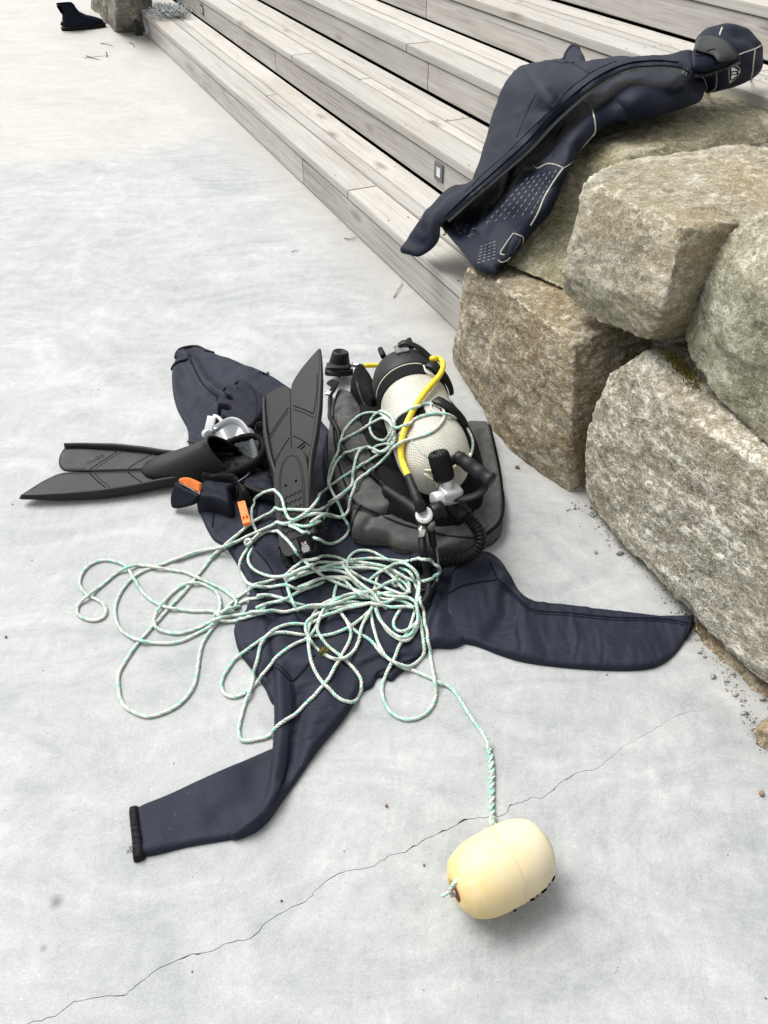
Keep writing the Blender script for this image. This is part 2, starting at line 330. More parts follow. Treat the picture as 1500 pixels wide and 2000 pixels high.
# ------------------------------------------------------------------ object helpers
def thing(name, label, cat, loc, group=None):
    o = bpy.data.objects.new(name, None); COL.objects.link(o); o.location = tuple(loc); o.empty_display_size = .05
    o['label'] = label; o['category'] = cat
    if group: o['group'] = group
    return o
def tag(o, label, cat, group=None):
    o['label'] = label; o['category'] = cat
    if group: o['group'] = group
    return o
def wloc(o):
    v = Vector((0, 0, 0))
    while o is not None: v += o.location; o = o.parent
    return v
BV = {}
def mobj(name, V, Fc, m, parent=None, smooth=True, origin=None, solid=False, attr=None, uv=None):
    """link world-space geometry as one mesh object (origin at its parent's or at a given point)"""
    V = np.asarray(V, float).reshape(-1, 3)
    base = np.array(wloc(parent)) if parent is not None else np.zeros(3)
    org = np.array(origin) if origin is not None else base
    me = bpy.data.meshes.new(name); me.from_pydata((V-org).tolist(), [], [list(map(int, f)) for f in Fc]); me.update()
    if smooth: me.polygons.foreach_set('use_smooth', [True]*len(me.polygons))
    me.materials.append(m)
    if attr is not None:
        ca = me.color_attributes.new('Col', 'FLOAT_COLOR', 'POINT'); ca.data.foreach_set('color', np.asarray(attr, np.float32).ravel())
    if uv is not None:
        ul = me.uv_layers.new(name='UVMap'); li = np.zeros(len(me.loops), int); me.loops.foreach_get('vertex_index', li)
        ul.data.foreach_set('uv', np.asarray(uv, np.float32)[li].ravel())
    o = bpy.data.objects.new(name, me); COL.objects.link(o)
    if parent is not None: o.parent = parent
    o.location = tuple(org-base)
    if solid: BV[o.name] = BVHTree.FromPolygons([tuple(v) for v in V], [list(map(int, f)) for f in Fc])
    return o
def vnoise(Pts, s, H_=.6, lac=2.0, octv=4, off=(0, 0, 0)):
    o = Vector(off); return np.array([noise.fractal(Vector(p)*s+o, H_, lac, octv) for p in Pts])
class G:
    def __init__(s): s.v = []; s.f = []; s.n = 0
    def add(s, V, Fc):
        V = np.asarray(V, float).reshape(-1, 3); s.v.append(V); s.f += [[i+s.n for i in f] for f in Fc]; s.n += len(V); return s
    def V(s): return np.vstack(s.v)
    def make(s, name, m, parent=None, mtx=None, **kw):
        V = s.V()
        if mtx is not None: V = V@np.array(mtx.to_3x3()).T + np.array(mtx.translation)
        return mobj(name, V, s.f, m, parent, **kw)
def spline(pts, step=None, n=8, closed=False):
    """centripetal-ish Catmull-Rom through points of any dimension, resampled evenly"""
    p = np.asarray(pts, float)
    if closed: q = np.vstack([p[-1], p, p[0], p[1]])
    else: q = np.vstack([2*p[0]-p[1], p, 2*p[-1]-p[-2]])
    out = []
    for i in range(1, len(q)-2):
        t = np.linspace(0, 1, n, endpoint=False)[:, None]
        a, b, c, d = q[i-1], q[i], q[i+1], q[i+2]
        out.append(.5*(2*b+(c-a)*t+(2*a-5*b+4*c-d)*t**2+(3*b-a-3*c+d)*t**3))
    out = np.vstack(out)
    if not closed: out = np.vstack([out, p[-1]])
    if step:
        r = np.vstack([out, out[0]]) if closed else out
        L = np.r_[0, np.cumsum(np.linalg.norm(np.diff(r, axis=0), axis=1))]
        k = max(4, int(round(L[-1]/step))); t = np.linspace(0, L[-1], k+(0 if closed else 1), endpoint=not closed)
        out = np.stack([np.interp(t, L, r[:, j]) for j in range(r.shape[1])], 1)
    return out
def frames(p):
    t = np.gradient(p, axis=0); t /= np.linalg.norm(t, axis=1)[:, None]+1e-12
    u = np.zeros_like(t); a = np.array([0, 0, 1.]) if abs(t[0, 2]) < .9 else np.array([1., 0, 0])
    u[0] = a-t[0]*(a@t[0]); u[0] /= np.linalg.norm(u[0])
    for i in range(1, len(p)):
        w = u[i-1]-t[i]*(u[i-1]@t[i]); u[i] = w/(np.linalg.norm(w)+1e-12)
    return t, u, np.cross(t, u)
def tube(g, path, r, sides=8, caps=True, flat=None):
    """sweep a circle (or an ellipse: flat = (ru scale, rv scale)) along a path"""
    p = np.asarray(path, float); r = np.broadcast_to(np.asarray(r, float), (len(p),))
    t, u, v = frames(p); a = np.linspace(0, 2*math.pi, sides, endpoint=False); fu, fv = flat or (1, 1)
    V = p[:, None]+r[:, None, None]*(np.cos(a)[None, :, None]*u[:, None]*fu+np.sin(a)[None, :, None]*v[:, None]*fv)
    n = len(p); Fc = [[i*sides+j, i*sides+(j+1) % sides, (i+1)*sides+(j+1) % sides, (i+1)*sides+j] for i in range(n-1) for j in range(sides)]
    if caps: Fc += [list(range(sides))[::-1], [(n-1)*sides+j for j in range(sides)]]
    return g.add(V.reshape(-1, 3), Fc)
def lathe(g, prof, o, axis, sides=32, up=(0, 0, 1), uvs=False):
    """revolve (distance along axis, radius) pairs"""
    ax = np.asarray(axis, float); ax = ax/np.linalg.norm(ax); a = np.asarray(up, float)
    if abs(ax@a) > .95: a = np.array([1., 0, 0])
    u = a-ax*(a@ax); u /= np.linalg.norm(u); v = np.cross(ax, u); th = np.linspace(0, 2*math.pi, sides, endpoint=False)
    V = np.array([np.asarray(o)+ax*x+r*(np.cos(t)*u+np.sin(t)*v) for x, r in prof for t in th])
    n = len(prof); Fc = [[i*sides+j, (i+1)*sides+j, (i+1)*sides+(j+1) % sides, i*sides+(j+1) % sides] for i in range(n-1) for j in range(sides)]
    return g.add(V, Fc)
def cyl(g, a, b, ra, rb=None, sides=20, bev=.15):
    a = np.asarray(a, float); b = np.asarray(b, float); L = np.linalg.norm(b-a); rb = ra if rb is None else rb; e = bev*min(ra, rb, L*.5)
    return lathe(g, [(0, 1e-5), (0, ra-e), (e, ra), (L-e, rb), (L, rb-e), (L, 1e-5)], a, b-a, sides)
def box(g, c, ax, half, bev=.0):
    """box with chamfered edges; ax = 3 unit axes, half = half sizes"""
    c = np.asarray(c, float); ax = np.asarray(ax, float); h = np.asarray(half, float); b = bev
    bm = bmesh.new(); bmesh.ops.create_cube(bm, size=2.0)
    for v in bm.verts: v.co = Vector((v.co.x*h[0], v.co.y*h[1], v.co.z*h[2]))
    if b: bmesh.ops.bevel(bm, geom=bm.edges[:], offset=b, segments=2, affect='EDGES', profile=.6)
    bm.verts.index_update(); V = np.array([c+v.co.x*ax[0]+v.co.y*ax[1]+v.co.z*ax[2] for v in bm.verts]); Fc = [[v.index for v in f.verts] for f in bm.faces]; bm.free()
    return g.add(V, Fc)
def basis(x, up=(0, 0, 1)):
    x = np.asarray(x, float); x = x/np.linalg.norm(x); u = np.asarray(up, float); z = u-x*(u@x); z /= np.linalg.norm(z); return np.array([x, np.cross(z, x), z])
def loft(g, secs, closed_ends=(True, True)):
    n = len(secs[0]); V = np.vstack(secs); m = len(secs)
    Fc = [[i*n+j, i*n+(j+1) % n, (i+1)*n+(j+1) % n, (i+1)*n+j] for i in range(m-1) for j in range(n)]
    if closed_ends[0]: Fc.append(list(range(n))[::-1])
    if closed_ends[1]: Fc.append([(m-1)*n+j for j in range(n)])
    return g.add(V, Fc)
def dist_poly(pts, line, closed=True):
    q = np.asarray(line, float)
    if closed: q = np.vstack([q, q[0]])
    best = np.full(len(pts), 1e9)
    for a, b in zip(q[:-1], q[1:]):
        ab = b-a; L = ab@ab+1e-18; t = np.clip(((pts-a)@ab)/L, 0, 1); d = np.linalg.norm(pts-a-t[:, None]*ab, axis=1); best = np.minimum(best, d)
    return best
def inside(pts, poly):
    x, y = pts[:, 0], pts[:, 1]; r = np.zeros(len(pts), bool); n = len(poly)
    for i in range(n):
        x1, y1 = poly[i]; x2, y2 = poly[(i+1) % n]
        c = ((y1 > y) != (y2 > y)) & (x < (x2-x1)*(y-y1)/((y2-y1) if y2 != y1 else 1e-12)+x1); r ^= c
    return r
def pillow(name, outline, base, R, thick, spacing, m, parent, extra=None, rough_edge=0, under=0.0, smooth_outline=True, solid=True, hollow=False):
    """stuffed sheet: outline in a 2-D domain, base(pts) -> (points, normals), rounded to full thickness R inside the edge"""
    out = spline(outline, step=spacing*.8, closed=True) if smooth_outline else np.asarray(outline, float)
    if rough_edge: out = out+rng.normal(0, rough_edge, out.shape)
    lo, hi = out.min(0), out.max(0); gx, gy = np.meshgrid(np.arange(lo[0], hi[0], spacing), np.arange(lo[1], hi[1], spacing*.87))
    gx[1::2] += spacing*.5; pts = np.stack([gx.ravel(), gy.ravel()], 1); pts = pts[inside(pts, out)]
    d = dist_poly(pts, out); pts = pts[d > spacing*.55]
    rings = []
    nrm = np.roll(out, -1, 0)-np.roll(out, 1, 0); nrm = np.stack([-nrm[:, 1], nrm[:, 0]], 1); nrm /= np.linalg.norm(nrm, axis=1)[:, None]+1e-12
    area = np.sum(out[:, 0]*np.roll(out[:, 1], -1)-np.roll(out[:, 0], -1)*out[:, 1])
    if area < 0: nrm = -nrm
    for fr in (.04, .14, .32):
        if R*fr < spacing*.6:
            q = out+nrm*R*fr; q = q[inside(q, out)]; q = q[dist_poly(q, out) > R*fr*.8]; rings.append(q)
    allp = np.vstack([out, *rings, pts]); n = len(out)
    res = delaunay_2d_cdt([Vector(p) for p in allp], [(i, (i+1) % n) for i in range(n)], [], 1, 1e-7)
    pv = np.array([tuple(v) for v in res[0]]); tri = [list(f) for f in res[2]]
    d = dist_poly(pv, out); q = np.clip(d/R, 0, 1); prof = np.sqrt(np.maximum(0, 1-(1-q)**2)); edge = d < 1e-6*max(1, R)
    th = thick(pv) if callable(thick) else thick
    h = th*prof
    if extra is not None: h = h+extra(pv)*prof
    B, N = base(pv); top = B+N*h[:, None]; bot = B-N*(under*prof)[:, None]+N*.0004
    ids = np.arange(len(pv)); bid = np.where(edge, ids, 0); inner = np.where(~edge)[0]; bid[inner] = len(pv)+np.arange(len(inner))
    V = np.vstack([top, bot[inner]])
    t0 = np.array(tri[0]); a, b, c = top[t0[0]], top[t0[1]], top[t0[2]]; up = np.cross(b-a, c-a)@N[t0[0]]
    if up < 0: tri = [f[::-1] for f in tri]
    Fc = tri+[[int(bid[i]) for i in f[::-1]] for f in tri]
    return mobj(name, V, Fc, m, parent, solid=solid)
def ground_base(z=0.0):
    def f(p):
        zz = z(p) if callable(z) else np.full(len(p), z)
        return np.column_stack([p, zz]), np.tile([0, 0, 1.], (len(p), 1))
    return f
def on_ground(px, z=.01): return [tuple(P(u, v, z)[:2]) for u, v in px]
def cast(u, v, names=None):
    """first built surface met by the sight line of a photo pixel"""
    d = ray(u, v); d = d/np.linalg.norm(d); best = None
    for k in (names or BV.keys()):
        r = BV[k].ray_cast(Vector(CAM), Vector(d), 20.0)
        if r[0] is not None and (best is None or r[3] < best[2]): best = (np.array(r[0]), np.array(r[1]), r[3])
    if best is None: return P(u, v, 0), np.array([0, 0, 1.]), 99
    n = best[1]
    if n@d > 0: n = -n
    return best[0], n, best[2]
def lay(px, r, names=None, step=4, smooth=2, closed=False):
    """a cord laid along photo pixels on whatever is already there"""
    q = spline(px, step=step, closed=closed); out = []
    for u, v in q:
        p, n, _ = cast(u, v, names); out.append(p+n*r)
    out = np.array(out)
    for _ in range(smooth):
        o2 = out.copy(); o2[1:-1] = .25*out[:-2]+.5*out[1:-1]+.25*out[2:]; out = o2
    return out
def seam(name, px, r, m, parent, names, flat=None, step=4, closed=False, sides=6, lift=.35):
    pth = lay(px, r*lift, names, step, 1, closed); g = G(); tube(g, pth, r, sides, True, flat); return g.make(name, m, parent)
# ------------------------------------------------------------------ ground with a real crack
crack_px = [(-120, 2090), (54, 2000), (108, 1985), (144, 1956), (198, 1947), (243, 1944), (264, 1926), (312, 1890), (375, 1863), (414, 1858), (444, 1842), (489, 1833), (522, 1800), (564, 1776), (600, 1758), (612, 1743), (660, 1707), (732, 1691), (756, 1673), (792, 1665), (822, 1644), (864, 1623), (900, 1605), (936, 1596), (969, 1595), (987, 1589), (997, 1572), (1014, 1568), (1035, 1559), (1062, 1557), (1080, 1544), (1092, 1530), (1107, 1523), (1119, 1514), (1137, 1506), (1161, 1503), (1187, 1484), (1229, 1451), (1271, 1429), (1295, 1412), (1337, 1393), (1379, 1384), (1407, 1372), (1500, 1330)]
cl = []
for a, b in zip(crack_px[:-1], crack_px[1:]):
    for k in range(4):
        t = k/4; cl.append((a[0]+(b[0]-a[0])*t+random.uniform(-2.4, 2.4)*(k > 0), a[1]+(b[1]-a[1])*t+random.uniform(-2.2, 2.2)*(k > 0)))
cl.append(crack_px[-1])
C2 = np.array([P(u, v)[:2] for u, v in cl]); nC = len(C2)
wid = np.array([.0006+.0010*abs(noise.noise(Vector((i*.23, 3, 1))))+(.0012 if random.random() < .05 else 0) for i in range(nC)])
wid *= .62*np.clip(np.linspace(2.6, .25, nC), 0, 1)
tn = np.gradient(C2, axis=0); tn /= np.linalg.norm(tn, axis=1)[:, None]; nn2 = np.stack([-tn[:, 1], tn[:, 0]], 1)
up_e = np.column_stack([C2+nn2*wid[:, None], np.zeros(nC)]); lo_e = np.column_stack([C2-nn2*wid[:, None], np.zeros(nC)])
bt = np.column_stack([C2, np.full(nC, -.006)])
L0 = C2[0]; R0 = C2[-1]
farV = [(-60, L0[1]-.0, 0), (60, R0[1], 0), (60, 90, 0), (-60, 90, 0), (60, -25, 0), (-60, -25, 0)]
V = np.vstack([up_e, lo_e, bt, np.array(farV)]); b0 = 3*nC
Fc = [[b0]+list(range(nC))+[b0+1, b0+2, b0+3], [b0+5, b0+4, b0+1]+list(range(2*nC-1, nC-1, -1))+[b0]]
for i in range(nC-1):
    Fc.append([i, 2*nC+i, 2*nC+i+1, i+1]); Fc.append([2*nC+i, nC+i, nC+i+1, 2*nC+i+1])
gd = mobj('ground', V, Fc, M['concrete'], smooth=False); gd['kind'] = 'structure'
gd.data.materials.append(M['crackm'])
for i, p in enumerate(gd.data.polygons): p.material_index = 1 if i >= 2 else 0
BV[gd.name] = BVHTree.FromPolygons([(-60, -25, 0), (60, -25, 0), (60, 90, 0), (-60, 90, 0)], [[0, 1, 2, 3]])
# ------------------------------------------------------------------ timber steps
STEP_H, STEP_D, N0 = .18, .36, 1.322
steps = thing('timber_steps', 'wide weathered grey timber seating steps rising beside the concrete', 'steps', SNZ(2.0, N0, 0))
steps.rotation_euler = (0, 0, math.atan2(SD[1], SD[0])); AX = np.array([SD, -ND, [0, 0, 1.]])
def plank(name, s0, s1, n0, n1, z0, z1, m):
    me = bpy.data.meshes.new(name); bm = bmesh.new(); bmesh.ops.create_cube(bm, size=1.0)
    L, Wd, T = s1-s0, n1-n0, z1-z0
    for v in bm.verts: v.co = Vector((v.co.x*L, v.co.y*Wd, v.co.z*T))
    bmesh.ops.bevel(bm, geom=bm.edges[:], offset=.0035, segments=2, affect='EDGES')
    bm.to_mesh(me); bm.free(); me.materials.append(m); me.polygons.foreach_set('use_smooth', [False]*len(me.polygons))
    o = bpy.data.objects.new(name, me); COL.objects.link(o); o.parent = steps
    o.location = ((s0+s1)/2-2.0, -((n0+n1)/2-N0), (z0+z1)/2); return o
random.seed(11)
for t in range(7):
    zt = STEP_H*(t+1); n = N0+STEP_D*t; near = 2.0 if t < 1 else (2.15 if t < 3 else .4); far = 7.98 if t == 0 else 9.2
    joint = [3.93, 5.4, 3.953, 4.7, 5.8, 4.1, 5.0][t]; zb = zt-STEP_H+(.010 if t else .004)
    for a, b in ((near, joint-.0015), (joint+.0015, far)):
        plank('riser_board', a, b, n, n+.036, zb, zt-.042, M['fascia'] if t == 0 else M['riser'])
    y = n-.007
    for i, wd in enumerate((.147, .067, .1385)):
        y1 = y+wd; js = [[3.3, 4.95, 2.92], [5.05, 4.35, 3.48], [4.2, 6.1, 3.2], [5.2, 4.0, 2.4], [4.4, 5.5, 3.1], [5, 4, 6], [4, 5, 6]][t][i]
        dz = random.uniform(-.0015, .0015)
        plank('tread_plank', near-.003*i, js-.0015, y, y1, zt-.036+dz, zt+dz, M['tread']); dz += random.uniform(-.001, .001)
        plank('tread_plank', js+.0015, far-.002*i, y, y1, zt-.036+dz, zt+dz, M['tread'])
        y = y1+.0055
    plank('gap_shade_beam', near+.05, far-.05, n+.045, n+.20, zt-.10, zt-.052, M['dark'])  # near-black boards added behind the gaps so they read as shade
    if t: plank('gap_shade_beam', near+.05, far-.05, n+.038, n+.09, zb-.05, zb+.05, M['dark'])
    plank('gap_shade_beam', near+.05, far-.05, n+.215, n+.352, zt-.10, zt-.046, M['dark'])
for s, lab in ((3.112, 'square recessed step lamp near the draped vest'), (7.25, 'square recessed step lamp near the far end')):
    n = N0+STEP_D; zc0 = STEP_H*1.5-.002; g = G()
    c = SNZ(s, n-.004, zc0)
    for dx, dz, hx, hz in ((0, .029, .038, .009), (0, -.029, .038, .009), (-.0275, 0, .0105, .0201), (.0275, 0, .0105, .0201)):
        box(g, c+SD*dx+np.array([0, 0, dz]), AX, (hx, .0042, hz), .0015)
    def tost(o):   # keep world placement under the rotated steps
        o.parent = steps; o.matrix_parent_inverse = Matrix.LocRotScale(steps.location, steps.rotation_euler, None).inverted(); return o
    fr = tost(g.make('step_lamp', M['lamp_frame'], smooth=False)); fr['label'] = lab
    g = G(); box(g, c+ND*.002, AX, (.0180, .0055, .0205), .001); ln = g.make('lamp_lens', M['lamp_lens'], smooth=False); ln.parent = fr
g = G(); cpt = P(272, 68, 0)
box(g, cpt+np.array([0, 0, .09]), AX, (.012, .022, .09), .003); box(g, cpt+np.array([0, 0, .004]), AX, (.035, .03, .004), .001)
tost(g.make('foot_bracket', M['steel'], smooth=False))
g = G(); sm_ = []
for t in range(4):
    zt = STEP_H*(t+1); n = N0+STEP_D*t
    for s in np.arange(2.3, 8.9, .6):
        for dn_ in (.025, .115, .165, .195, .24, .325):
            c = SNZ(s+random.uniform(-.01, .01), n-.007+dn_, zt+.0018); th = np.linspace(0, 6.283, 7)[:-1]; g.add([c+.0042*(math.cos(x)*SD+math.sin(x)*ND) for x in th], [list(range(6))[::-1]])
so_ = tost(g.make('screw_heads', M['steel'], smooth=False)); so_['kind'] = 'stuff'
# collision sheet for laying things on the steps
for t in range(6):
    zt = STEP_H*(t+1); n = N0+STEP_D*t
    q = [SNZ(1.5, n, zt), SNZ(8, n, zt), SNZ(8, n+STEP_D, zt), SNZ(1.5, n+STEP_D, zt), SNZ(1.5, n, zt-STEP_H), SNZ(8, n, zt-STEP_H)]
    BV['step%d' % t] = BVHTree.FromPolygons([tuple(a) for a in q], [[0, 1, 2, 3], [4, 5, 1, 0]])
# ------------------------------------------------------------------ boulder wall
wall = thing('boulder_wall', 'dry stacked wall of rough granite boulders beside the timber steps', 'stone wall', SNZ(1.5, 1.2, 0))
def stone(name, pts, m, parent, seed, label=None, voxel=.0095, amp=(.006, .0050, .0032), smooth=1, org=None):
    bm = bmesh.new()
    for p in pts: bm.verts.new(tuple(p))
    bmesh.ops.convex_hull(bm, input=bm.verts[:]); me = bpy.data.meshes.new('tmp'); bm.to_mesh(me); bm.free()
    o = bpy.data.objects.new('tmp', me); COL.objects.link(o)
    r = o.modifiers.new('r', 'REMESH'); r.mode = 'VOXEL'; r.voxel_size = voxel
    s = o.modifiers.new('s', 'SMOOTH'); s.factor = .5; s.iterations = smooth
    dg = bpy.context.evaluated_depsgraph_get(); m2 = bpy.data.meshes.new_from_object(o.evaluated_get(dg))
    n = len(m2.vertices); V = np.zeros(n*3); m2.vertices.foreach_get('co', V); V = V.reshape(-1, 3)
    N = np.zeros(n*3); m2.vertices.foreach_get('normal', N); N = N.reshape(-1, 3)
    Fc = [list(p.vertices) for p in m2.polygons]
    bpy.data.objects.remove(o); bpy.data.meshes.remove(me); bpy.data.meshes.remove(m2)
    of = (seed*7.3, seed*3.1, seed*5.7)
    big = vnoise(V, 4.5, .8, 2.0, 3, of); ridg = -np.abs(vnoise(V*np.array([1, 1, 2.2]), 11, .7, 2.1, 4, of))+.2; fine = vnoise(V, 55, .5, 2.2, 3, of)
    chip = np.clip(vnoise(V, 2.6, .7, 2.2, 3, (of[1], of[0], 4))-.25, 0, 1)     # broken-off flakes
    V = V+N*(amp[0]*big+amp[1]*ridg*1.6+amp[2]*fine-.035*chip-.0055*(voxel < .02))[:, None]
    ob = mobj(name, V, Fc, m, parent, solid=True)
    if label: ob['label'] = label
    return ob
# (photo pixel, n) or (photo pixel, z) corners; hidden back corners in wall coordinates
zA = .40
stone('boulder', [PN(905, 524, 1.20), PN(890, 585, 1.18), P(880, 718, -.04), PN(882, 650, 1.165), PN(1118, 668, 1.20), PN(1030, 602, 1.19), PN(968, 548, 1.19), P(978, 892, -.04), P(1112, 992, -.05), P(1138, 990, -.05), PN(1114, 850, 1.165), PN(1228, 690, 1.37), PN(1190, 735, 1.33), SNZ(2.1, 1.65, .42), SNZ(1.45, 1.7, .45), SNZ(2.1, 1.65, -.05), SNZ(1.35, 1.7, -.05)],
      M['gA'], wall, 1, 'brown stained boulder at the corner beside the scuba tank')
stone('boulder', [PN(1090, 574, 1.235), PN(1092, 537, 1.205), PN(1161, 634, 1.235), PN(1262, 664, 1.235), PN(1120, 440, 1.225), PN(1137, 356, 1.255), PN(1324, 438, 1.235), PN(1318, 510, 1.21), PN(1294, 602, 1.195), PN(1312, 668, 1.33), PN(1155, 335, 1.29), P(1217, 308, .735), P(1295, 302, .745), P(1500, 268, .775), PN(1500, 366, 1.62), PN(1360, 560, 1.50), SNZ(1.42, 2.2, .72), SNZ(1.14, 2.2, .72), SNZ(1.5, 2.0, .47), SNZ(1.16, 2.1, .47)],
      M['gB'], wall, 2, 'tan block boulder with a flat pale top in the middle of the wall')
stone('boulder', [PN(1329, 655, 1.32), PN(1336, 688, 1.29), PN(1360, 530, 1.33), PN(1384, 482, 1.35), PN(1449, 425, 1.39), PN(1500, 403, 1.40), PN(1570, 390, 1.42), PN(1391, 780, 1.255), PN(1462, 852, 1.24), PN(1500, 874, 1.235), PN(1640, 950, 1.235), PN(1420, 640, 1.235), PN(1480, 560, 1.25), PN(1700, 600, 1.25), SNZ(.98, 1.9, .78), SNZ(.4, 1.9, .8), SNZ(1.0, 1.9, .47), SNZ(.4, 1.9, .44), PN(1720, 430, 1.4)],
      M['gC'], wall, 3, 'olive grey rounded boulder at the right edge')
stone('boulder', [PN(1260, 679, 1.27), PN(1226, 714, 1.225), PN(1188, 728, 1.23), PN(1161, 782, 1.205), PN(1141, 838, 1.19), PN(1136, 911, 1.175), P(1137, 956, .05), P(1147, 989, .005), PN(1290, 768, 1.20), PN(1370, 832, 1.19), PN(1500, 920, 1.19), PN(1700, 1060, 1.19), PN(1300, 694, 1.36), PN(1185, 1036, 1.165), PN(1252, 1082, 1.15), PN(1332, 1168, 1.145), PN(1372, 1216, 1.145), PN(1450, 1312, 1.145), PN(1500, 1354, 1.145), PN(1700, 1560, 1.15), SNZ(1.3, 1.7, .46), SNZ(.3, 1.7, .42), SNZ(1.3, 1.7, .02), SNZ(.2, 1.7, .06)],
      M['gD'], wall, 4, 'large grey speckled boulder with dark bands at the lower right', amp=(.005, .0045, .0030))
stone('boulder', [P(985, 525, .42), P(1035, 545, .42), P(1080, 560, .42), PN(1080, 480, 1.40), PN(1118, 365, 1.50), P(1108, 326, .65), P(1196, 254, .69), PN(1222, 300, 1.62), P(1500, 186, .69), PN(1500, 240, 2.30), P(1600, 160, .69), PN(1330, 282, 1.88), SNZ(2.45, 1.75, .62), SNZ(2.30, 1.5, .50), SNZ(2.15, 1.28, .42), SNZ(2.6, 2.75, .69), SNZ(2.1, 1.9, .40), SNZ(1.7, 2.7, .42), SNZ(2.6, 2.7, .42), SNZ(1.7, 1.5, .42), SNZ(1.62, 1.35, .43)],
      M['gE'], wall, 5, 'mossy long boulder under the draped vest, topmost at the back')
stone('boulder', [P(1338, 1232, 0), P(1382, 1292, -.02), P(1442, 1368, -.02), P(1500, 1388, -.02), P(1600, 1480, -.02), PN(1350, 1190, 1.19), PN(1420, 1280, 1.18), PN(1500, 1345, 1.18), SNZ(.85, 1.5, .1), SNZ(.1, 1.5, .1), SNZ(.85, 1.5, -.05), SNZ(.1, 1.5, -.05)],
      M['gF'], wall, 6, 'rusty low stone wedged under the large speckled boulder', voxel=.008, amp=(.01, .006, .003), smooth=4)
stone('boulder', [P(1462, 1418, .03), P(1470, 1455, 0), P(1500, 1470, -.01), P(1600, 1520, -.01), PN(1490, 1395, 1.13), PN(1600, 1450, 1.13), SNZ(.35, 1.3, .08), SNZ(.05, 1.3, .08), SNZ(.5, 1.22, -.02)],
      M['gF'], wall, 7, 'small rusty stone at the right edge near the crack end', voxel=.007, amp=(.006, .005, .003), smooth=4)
# hidden core of the wall, so that no daylight shows between the boulders
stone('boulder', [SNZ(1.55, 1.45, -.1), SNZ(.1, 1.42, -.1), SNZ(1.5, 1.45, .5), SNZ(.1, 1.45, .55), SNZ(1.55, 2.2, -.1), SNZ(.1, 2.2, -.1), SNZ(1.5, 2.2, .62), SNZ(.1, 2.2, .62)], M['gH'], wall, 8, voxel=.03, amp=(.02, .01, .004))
g = G()       # moss tuft in the joint
for i in range(420):
    t = random.random(); u = 1302+62*t+random.gauss(0, 7); v = 690+62*t+random.gauss(0, 7); p, nrm, _ = cast(u, v); h = random.uniform(.006, .016)
    a = random.uniform(0, 6.28); w = .0022; d = np.array([math.cos(a), math.sin(a), 0])*w; tip = p+np.array([random.gauss(0, .005)-.003, random.gauss(0, .005), h])
    g.add([p-d, p+d, tip], [[0, 1, 2]])
ms = g.make('moss_tuft', M['moss'], wall); ms['kind'] = 'stuff'
# far stone post
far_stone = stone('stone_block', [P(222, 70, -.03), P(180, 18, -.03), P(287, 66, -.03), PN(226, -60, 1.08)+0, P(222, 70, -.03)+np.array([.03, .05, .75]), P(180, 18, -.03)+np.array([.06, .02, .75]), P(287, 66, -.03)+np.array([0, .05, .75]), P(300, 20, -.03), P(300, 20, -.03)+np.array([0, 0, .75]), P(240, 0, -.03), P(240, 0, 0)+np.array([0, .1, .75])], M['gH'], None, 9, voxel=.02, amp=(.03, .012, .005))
tag(far_stone, 'dark lichened stone block beyond the far end of the timber steps', 'stone block')
# gravel and crumbs along the foot of the wall
def rock(g, p, r):
    bm = bmesh.new(); bmesh.ops.create_icosphere(bm, subdivisions=1, radius=r); s = [random.uniform(.6, 1.2) for _ in range(3)]; a = Matrix.Rotation(random.uniform(0, 6.3), 3, 'Z')
    V = [np.array(p)+np.array(a@Vector((v.co.x*s[0]*random.uniform(.75, 1.2), v.co.y*s[1]*random.uniform(.75, 1.2), v.co.z*s[2]*.8))) for v in bm.verts]
    bm.verts.index_update(); Fc = [[v.index for v in f.verts] for f in bm.faces]; bm.free(); g.add(V, Fc)
g = G(); foot = spline([(1118, 985), (1156, 1003), (1210, 1062), (1272, 1108), (1334, 1190), (1362, 1236), (1405, 1295), (1458, 1362), (1478, 1425), (1500, 1470)], step=1)
for i in range(700):
    q = foot[random.randrange(len(foot))]; sp = abs(random.gauss(0, 10)); u, v = q[0]-sp*.9+random.uniform(-3, 7), q[1]+sp*.55+random.uniform(-7, 3)
    r = min(.007, random.paretovariate(2.4)*.0009); p = P(u, v); rock(g, (p[0], p[1], r*.35), r)
for cx, cy, k, rad in ((1205, 1050, 22, .014), (1412, 1325, 10, .010), (1436, 1355, 10, .010), (1160, 998, 16, .010), (1462, 1392, 12, .012)):
    for i in range(k):
        p = P(cx+random.gauss(0, 14), cy+random.gauss(0, 16)); r = min(random.paretovariate(1.6)*.0022, rad*.7); rock(g, (p[0], p[1], r*.5), r)
gv = g.make('gravel', M['gravel'], smooth=False); gv['kind'] = 'stuff'; tag(gv, 'loose gravel and mortar crumbs along the foot of the boulder wall', 'gravel')
g = G()
for i in range(75):
    u, v = random.uniform(0, 1500), random.uniform(120, 2000); p = P(u, v)
    if p@ND > 1.12: continue
    r = min(.0025, .0006*random.paretovariate(1.5)); rock(g, (p[0], p[1], r*.4), r)
gr = g.make('grit', M['grit'], smooth=False); gr['kind'] = 'stuff'; tag(gr, 'dark specks of grit scattered over the concrete', 'grit')
